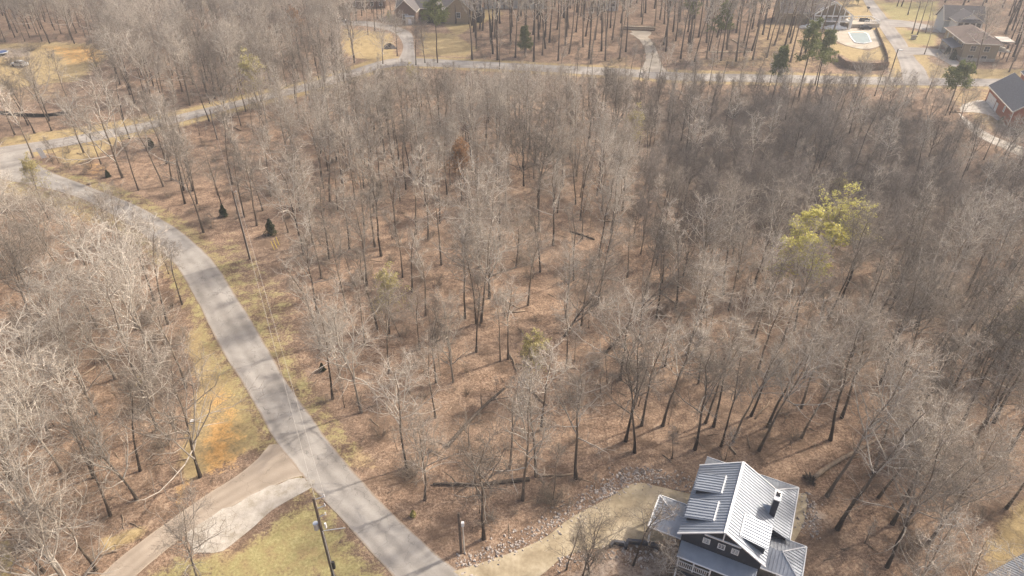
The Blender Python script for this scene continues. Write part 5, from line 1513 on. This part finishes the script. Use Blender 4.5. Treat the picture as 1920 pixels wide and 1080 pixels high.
def joined(key):
    """trunk and crown of a prototype in one mesh, for the scattered woods"""
    tm, cm, _ = PROTO[key]
    nv = len(tm.vertices)
    def arr(m):
        v = np.empty(len(m.vertices) * 3, np.float32); m.vertices.foreach_get('co', v)
        lp = np.empty(len(m.loops), np.int32); m.loops.foreach_get('vertex_index', lp)
        st = np.empty(len(m.polygons), np.int32); m.polygons.foreach_get('loop_start', st)
        mi = np.empty(len(m.polygons), np.int32); m.polygons.foreach_get('material_index', mi)
        return v, lp, st, mi
    v1, l1, s1, m1 = arr(tm); v2, l2, s2, m2 = arr(cm)
    m = bpy.data.meshes.new(key + '_whole')
    m.vertices.add((len(v1) + len(v2)) // 3); m.vertices.foreach_set('co', np.r_[v1, v2])
    m.loops.add(len(l1) + len(l2)); m.loops.foreach_set('vertex_index', np.r_[l1, l2 + nv])
    m.polygons.add(len(s1) + len(s2)); m.polygons.foreach_set('loop_start', np.r_[s1, s2 + len(l1)])
    m.materials.append(tm.materials[0]); m.materials.append(cm.materials[0]); m.materials.append(cm.materials[1])
    m.polygons.foreach_set('material_index', np.r_[m1, m2 + 1].astype(np.int32))
    m.polygons.foreach_set('use_smooth', np.ones(len(s1) + len(s2), bool))
    m.update(calc_edges=True)
    return m
keys = ['forest%d' % i for i in range(6)] + ['slim%d' % i for i in range(4)] + ['open%d' % i for i in range(3)] + ['ravine%d' % i for i in range(2)] + ['ashen%d' % i for i in range(3)]
whole = [joined(k) for k in keys]
off = {FO: 0, S: 6, O: 10, 'ravine': 13, 'ashen': 15}
# saplings fill in between the individual trees
sap = []
for x, y in zip(rs.uniform(-230, 230, 9000), rs.uniform(28, 240, 9000)):
    if len(sap) > 900: break
    sap.append((x, y))
sx = np.array(sap); kk = ok_ground(sx[:, 0], sx[:, 1], 6.0) & (np.abs(sx[:, 0]) < 30 + 0.8 * sx[:, 1]); sx = sx[kk]
P_, I_, SC, RT = [], [], [], []
for t in rest:
    P_.append(tuple(t['p'])); I_.append(off[t['kind']] + random.randrange(NV[t['kind']])); s = t['h'] / BASEH[t['kind']]
    SC.append((s * random.uniform(.85, 1.15), s * random.uniform(.85, 1.15), s)); RT.append((random.gauss(0, .03), random.gauss(0, .03), random.uniform(0, 6.28)))
scatter('background_woods', 'mass of leafless trees filling the woods behind the nearer trees', 'woods', P_, RT, SC, I_, whole)
P_, I_, SC, RT = [], [], [], []
for x, y in sx:
    P_.append((x, y, float(Ht(x, y)))); I_.append(random.randrange(4)); s = random.uniform(.16, .42)
    SC.append((s, s, s)); RT.append((random.gauss(0, .08), random.gauss(0, .08), random.uniform(0, 6.28)))
scatter('saplings', 'thin bare saplings scattered between the trees', 'saplings', P_, RT, SC, I_, whole[6:10])

shr = [shrub(500 + i, 2.2, 13) for i in range(4)]
shm = [s.mesh('brush_%d' % i, M['brush']) for i, s in enumerate(shr)]
bx, by = rs.uniform(-230, 230, 14000), rs.uniform(28, 260, 14000)
patch = np.sin(bx / 6.1 + 1) * np.sin(by / 7.3) + .6 * np.sin(bx / 2.9 + by / 4.1)
pxy = np.array([proj((x, y, 0)) for x, y in zip(bx, by)])
dens = np.full(len(bx), .10) + .22 * (patch > .45)
dens += .35 * ((pxy[:, 0] < 350) & (pxy[:, 1] > 560) & (pxy[:, 1] < 1000)) * (patch > -.2)
dens += .30 * ((pxy[:, 0] > 1180) & (pxy[:, 1] > 180) & (pxy[:, 1] < 560))
dens += .45 * ((pxy[:, 0] > 1660) & (pxy[:, 0] < 1850) & (pxy[:, 1] > 850))
dens += .5 * ((pxy[:, 0] > 900) & (pxy[:, 0] < 1120) & (pxy[:, 1] > 930) & (pxy[:, 1] < 985))
keep = (rs.rand(len(bx)) < dens) & ok_ground(bx, by, 5.0) & (np.abs(bx) < 25 + .8 * by)
P_ = np.stack([bx, by, Ht(bx, by)], 1)[keep]; n = len(P_)
sc = rs.uniform(.35, 1.25, n)[:, None] * np.ones((1, 3))
scatter('undergrowth', 'tangled bare brush and vines on the woodland floor', 'undergrowth', P_, np.stack([np.zeros(n), np.zeros(n), rs.rand(n) * 6.28], 1), sc, rs.randint(0, 4, n), shm)

# single shrubs one can point at
for i, (x, y, h, lab) in enumerate([(775, 893, 3.0, 'tangled bare shrub at the foot of the vine-tangled tree by the road'), (610, 755, 1.6, 'low grey shrub on the leaf litter beside the near road'), (310, 838, 3.2, 'large grey bramble mound left of the tan verge'), (270, 770, 3.0, 'dark bramble mound in the left woods above the large grey one'), (1115, 690, 2.6, 'rounded grey shrub below the long leaning trunk'), (1035, 945, 2.6, 'pale bare shrub tangled round the small viny tree')]):
    o = thing('bare_shrub', lab, 'shrub', G(x, y), i * 1.3); s = h / 2.2; o.scale = (s * 1.1, s * 1.1, s)
    link(bpy.data.objects.new('stems', shm[i % 4]), o); o2 = link(bpy.data.objects.new('twigs', shm[(i + 1) % 4]), o); o2.rotation_euler = (0, 0, 2.1)

# --- evergreens
def put_pine(x, y, h, seed, c0, wide, label, name='pine_tree'):
    t_, nd = pine_tree(seed, h, c0, wide)
    o = thing(name, label, 'pine tree', G(x, y), random.uniform(0, 6))
    link(bpy.data.objects.new('trunk', t_.mesh('pine_trunk', M['pine_bark'])), o)
    link(bpy.data.objects.new('crown', nd.mesh('pine_crown', M['needle'], False)), o)
put_pine(1497, 182, 21, 1, .50, .15, 'tall pine with open green crown left of the pool')
put_pine(1530, 172, 17, 2, .50, .15, 'shorter pine close beside the tall pine left of the pool')
put_pine(1447, 190, 15, 3, .50, .13, 'narrow pine with dense green crown left of the pair of pines')
put_pine(1772, 217, 14, 4, .58, .20, 'flat-topped pine by the road left of the brick garage')
put_pine(1345, 110, 17, 5, .50, .15, 'pine behind the fallen logs beyond the loop road')
put_pine(1290, 82, 22, 6, .45, .15, 'dark green pine at the top edge right of the concrete driveway')
put_pine(820, 118, 21, 7, .52, .19, 'wide green pine in front of the brown gabled house')
put_pine(985, 108, 10, 8, .25, .17, 'olive green pine in the brush beyond the loop road')
put_pine(1608, 9, 9, 9, .15, .22, 'young green pine on the lawn left of the side road')
put_pine(1420, 50, 20, 12, .5, .14, 'dark green pine at the top edge left of the framed house')
for i, (x, y, h, lab) in enumerate([(421, 406, 2.6, 'small dark cedar left of the bend pole'), (510, 440, 3.4, 'larger dark cedar above the yellow guy guards'), (285, 278, 2.6, 'dark cedar beside the loop road under the fan-shaped tree'), (203, 332, 1.6, 'low dark cedar bush near the junction corner'), (262, 722, 1.6, 'yellowish green bush in the left woods'), (605, 695, 1.3, 'tiny green bush on the verge above the low-branched tree'), (1785, 112, 3.2, 'dark clipped bush before the tan house porch'), (1775, 103, 3.0, 'dark round bush left of the clipped one at the tan house'), (775, 968, 0.9, 'tiny yellow-green bush on the leaf litter by the road'), (730, 40, 4.0, 'yellowish bush beside the brown gabled house'), (1875, 232, 1.8, 'grey green bush at the near corner of the brick garage')]):
    t_, nd = cedar(60 + i, h)
    o = thing('cedar_bush', lab, 'bush', G(x, y))
    link(bpy.data.objects.new('stem', t_.mesh('bush_stem', M['bark'])), o)
    link(bpy.data.objects.new('foliage', nd.mesh('bush_foliage', M['cedar'] if i not in (4, 8, 9) else M['palebud'], False)), o)
for i, (x, y, h, lab) in enumerate([(22, 121, 3.0, 'grey brush heap beside the white car in the clearing'), (58, 95, 2.2, 'dark brush heap at the back of the clearing')]):
    o = thing('brush_heap', lab, 'brush heap', G(x, y)); o.scale = (3.4, 2.0, 1.3)
    link(bpy.data.objects.new('branches', shm[i]), o); o2 = link(bpy.data.objects.new('branches', shm[i + 1]), o); o2.rotation_euler = (0, 0, 1.0)

# --- fallen logs
def log(label, a, b, r0, r1, mat, lift=0.0, roots=False, name='fallen_log'):
    A_, B_ = G(*a), G(*b)
    d = (B_ - A_); L_ = d.length; d.normalize(); sd_ = Vector((-d.y, d.x, 0))
    o = thing(name, label, 'log', A_)
    pts = []; rd = []
    for i in range(9):
        t = i / 8
        pts.append(d * (L_ * t) + sd_ * (math.sin(t * 5 + L_) * L_ * .018) + Vector((0, 0, r0 * .7 + lift * t + .04 * math.sin(t * 9)))); rd.append(r0 + (r1 - r0) * t)
    MB().tube(pts, rd, 10).build('stem', mat, o, True)
    for i in range(3):
        k = 4 + i; s = 1 if i % 2 else -1
        MB().tube([pts[k], pts[k] + (d * .7 + sd_ * s * .8 + Vector((0, 0, .35))) * (L_ * .09), pts[k] + (d * 1.3 + sd_ * s * 1.3 + Vector((0, 0, .3))) * (L_ * .12)], [r1 * .7, r1 * .5, r1 * .2], 6).build('branch', mat, o)
    if roots:
        rm = MB(); rr = random.Random(5)
        for i in range(22):
            a_ = rr.uniform(0, 6.28); q = (sd_ * math.cos(a_) + Vector((0, 0, 1)) * math.sin(a_)) * rr.uniform(.7, 1.25) - d * rr.uniform(.1, .5)
            q.z = max(q.z, -.3); c = Vector((0, 0, r0 * .8))
            rm.tube([c, c + q * .5 - d * .1, c + q], [r0 * .65, r0 * .35, .03], 6)
        rm.build('root_plate', M['darklog'], o)
    return o
log('pale uprooted log with dark root plate right of the navy house', (1522, 902), (1645, 822), .34, .14, M['log'], .3, True)
log('dark fallen trunk propped on branches in the lower centre woods', (837, 837), (945, 745), .26, .16, M['darklog'], 1.6)
log('dark log lying level behind the tree by the service post', (993, 902), (812, 911), .26, .15, M['darklog'])
log('pale fallen log right of the long leaning trunk', (1268, 572), (1232, 540), .16, .08, M['log'])
log('brown log on the leaf litter in the upper centre', (1070, 435), (1115, 450), .22, .14, M['darklog'])
log('pale straight log lying along the far verge under the pines', (1322, 98), (1408, 99), .25, .15, M['lumber'])
log('pale log slanting toward the straight one under the pines', (1372, 76), (1407, 96), .25, .15, M['lumber'])
log('forked bare branch lying beside the brown drive', (221, 1033), (183, 1043), .13, .05, M['log'])
log('pale fallen branch at the edge of the left woods by the verge', (352, 862), (287, 872), .08, .04, M['log'])
log('small broken log behind the ridge of the navy house', (1380, 852), (1367, 837), .13, .09, M['log'])
log('pale fallen trunk in the right part of the ravine', (1755, 330), (1782, 312), .28, .16, M['log'])
log('pale fallen stem left of the ravine', (1460, 312), (1483, 303), .2, .1, M['log'])

# --- deadfall
df = MB()
df.tube([(-.5, 0, .02), (-.15, .03, .03), (.2, -.02, .02), (.5, .02, .02)], [.032, .028, .02, .008], 6); df.tube([(.0, 0, .02), (.2, .13, .05), (.32, .2, .04)], [.014, .01, .004], 5); df.tube([(-.2, .02, .02), (-.05, -.15, .05)], [.014, .005], 5)
dfm = df.mesh('dead_branch', M['log'], True)
fx, fy = rs.uniform(-150, 150, 2600), rs.uniform(32, 210, 2600)
kp = ok_ground(fx, fy, 5.0) & (np.abs(fx) < 22 + .8 * fy); fx, fy = fx[kp], fy[kp]; n = len(fx)
sz = rs.uniform(.8, 1.0, n) * np.where(rs.rand(n) < .05, 5.0, rs.uniform(1.0, 2.8, n))
scatter('deadfall', 'fallen dead branches strewn over the leaf litter', 'deadfall', np.stack([fx, fy, Ht(fx, fy) + .01], 1), np.stack([np.zeros(n), rs.randn(n) * .04, rs.rand(n) * 6.28], 1), sz[:, None] * np.ones((1, 3)), np.zeros(n, int), [dfm])

# --- riprap stones along the driveway
def stones(name, label, bands, seed, per=44.0):
    r_ = np.random.RandomState(seed)
    import bmesh
    bm = bmesh.new(); bmesh.ops.create_icosphere(bm, subdivisions=1, radius=1.0)
    bv = np.array([v.co[:] for v in bm.verts]); bf = np.array([[v.index for v in f.verts] for f in bm.faces]); bm.free()
    V, Fc, n = [], [], 0
    for pxs, wd in bands:
        pts = smooth([G(*p) for p in pxs], .5)
        for i in range(len(pts) - 1):
            d = pts[i + 1] - pts[i]; sd_ = Vector((-d.y, d.x, 0)).normalized()
            for k in range(r_.poisson(per * d.length * wd / 2.2)):
                p = pts[i] + d * r_.rand() + sd_ * (r_.randn() * wd * .38)
                s = .045 + .13 * r_.rand() ** 3
                v = bv * (1 + .22 * r_.randn(len(bv), 1)) * (s * r_.uniform(.7, 1.35, 3))
                a = r_.rand() * 6.28; c_, s_ = math.cos(a), math.sin(a)
                v = np.stack([v[:, 0] * c_ - v[:, 1] * s_, v[:, 0] * s_ + v[:, 1] * c_, v[:, 2]], 1) + np.array([p.x, p.y, float(Ht(p.x, p.y)) + s * .12])
                V.append(v); Fc.append(bf + n); n += len(v)
    o = part(name, np_mesh(name, np.concatenate(V), np.concatenate(Fc)), M['stone'])
    return tag(o, label, 'stones', kind='stuff')
stones('riprap', 'loose pale stones banked along the tan driveway and house', [
    ([(852, 1062), (890, 1052), (930, 1036), (975, 1016), (1020, 992), (1062, 962), (1100, 940), (1140, 918), (1180, 895), (1220, 893), (1260, 902), (1300, 905)], 2.0),
    ([(1120, 930), (1160, 905), (1200, 885), (1240, 888)], 1.6),
    ([(1042, 1068), (1070, 1048), (1110, 1042), (1150, 1036), (1172, 1036)], 1.2), ([(1170, 1040), (1210, 1042), (1250, 1048)], 1.6),
    ([(1508, 925), (1520, 950), (1512, 985), (1505, 1000)], 1.5), ([(1525, 1000), (1535, 985), (1520, 960)], .8)], 21)

# --- haze
hz = MB().box(-2450, 2450, -2050, 2650, -8.0, 72.0).build('haze', None)
tag(hz, 'thin pale haze filling the air', 'haze', kind='stuff')
hm = bpy.data.materials.new('thin_haze'); hm.use_nodes = True
hn = hm.node_tree.nodes; hl = hm.node_tree.links
hn.remove(hn['Principled BSDF'])
pv = hn.new('ShaderNodeVolumePrincipled'); pv.inputs['Color'].default_value = (0.86, 0.87, 0.90, 1); pv.inputs['Density'].default_value = 0.0005; pv.inputs['Anisotropy'].default_value = 0.2
hl.new(pv.outputs[0], hn['Material Output'].inputs['Volume'])
hz.data.materials.append(hm)
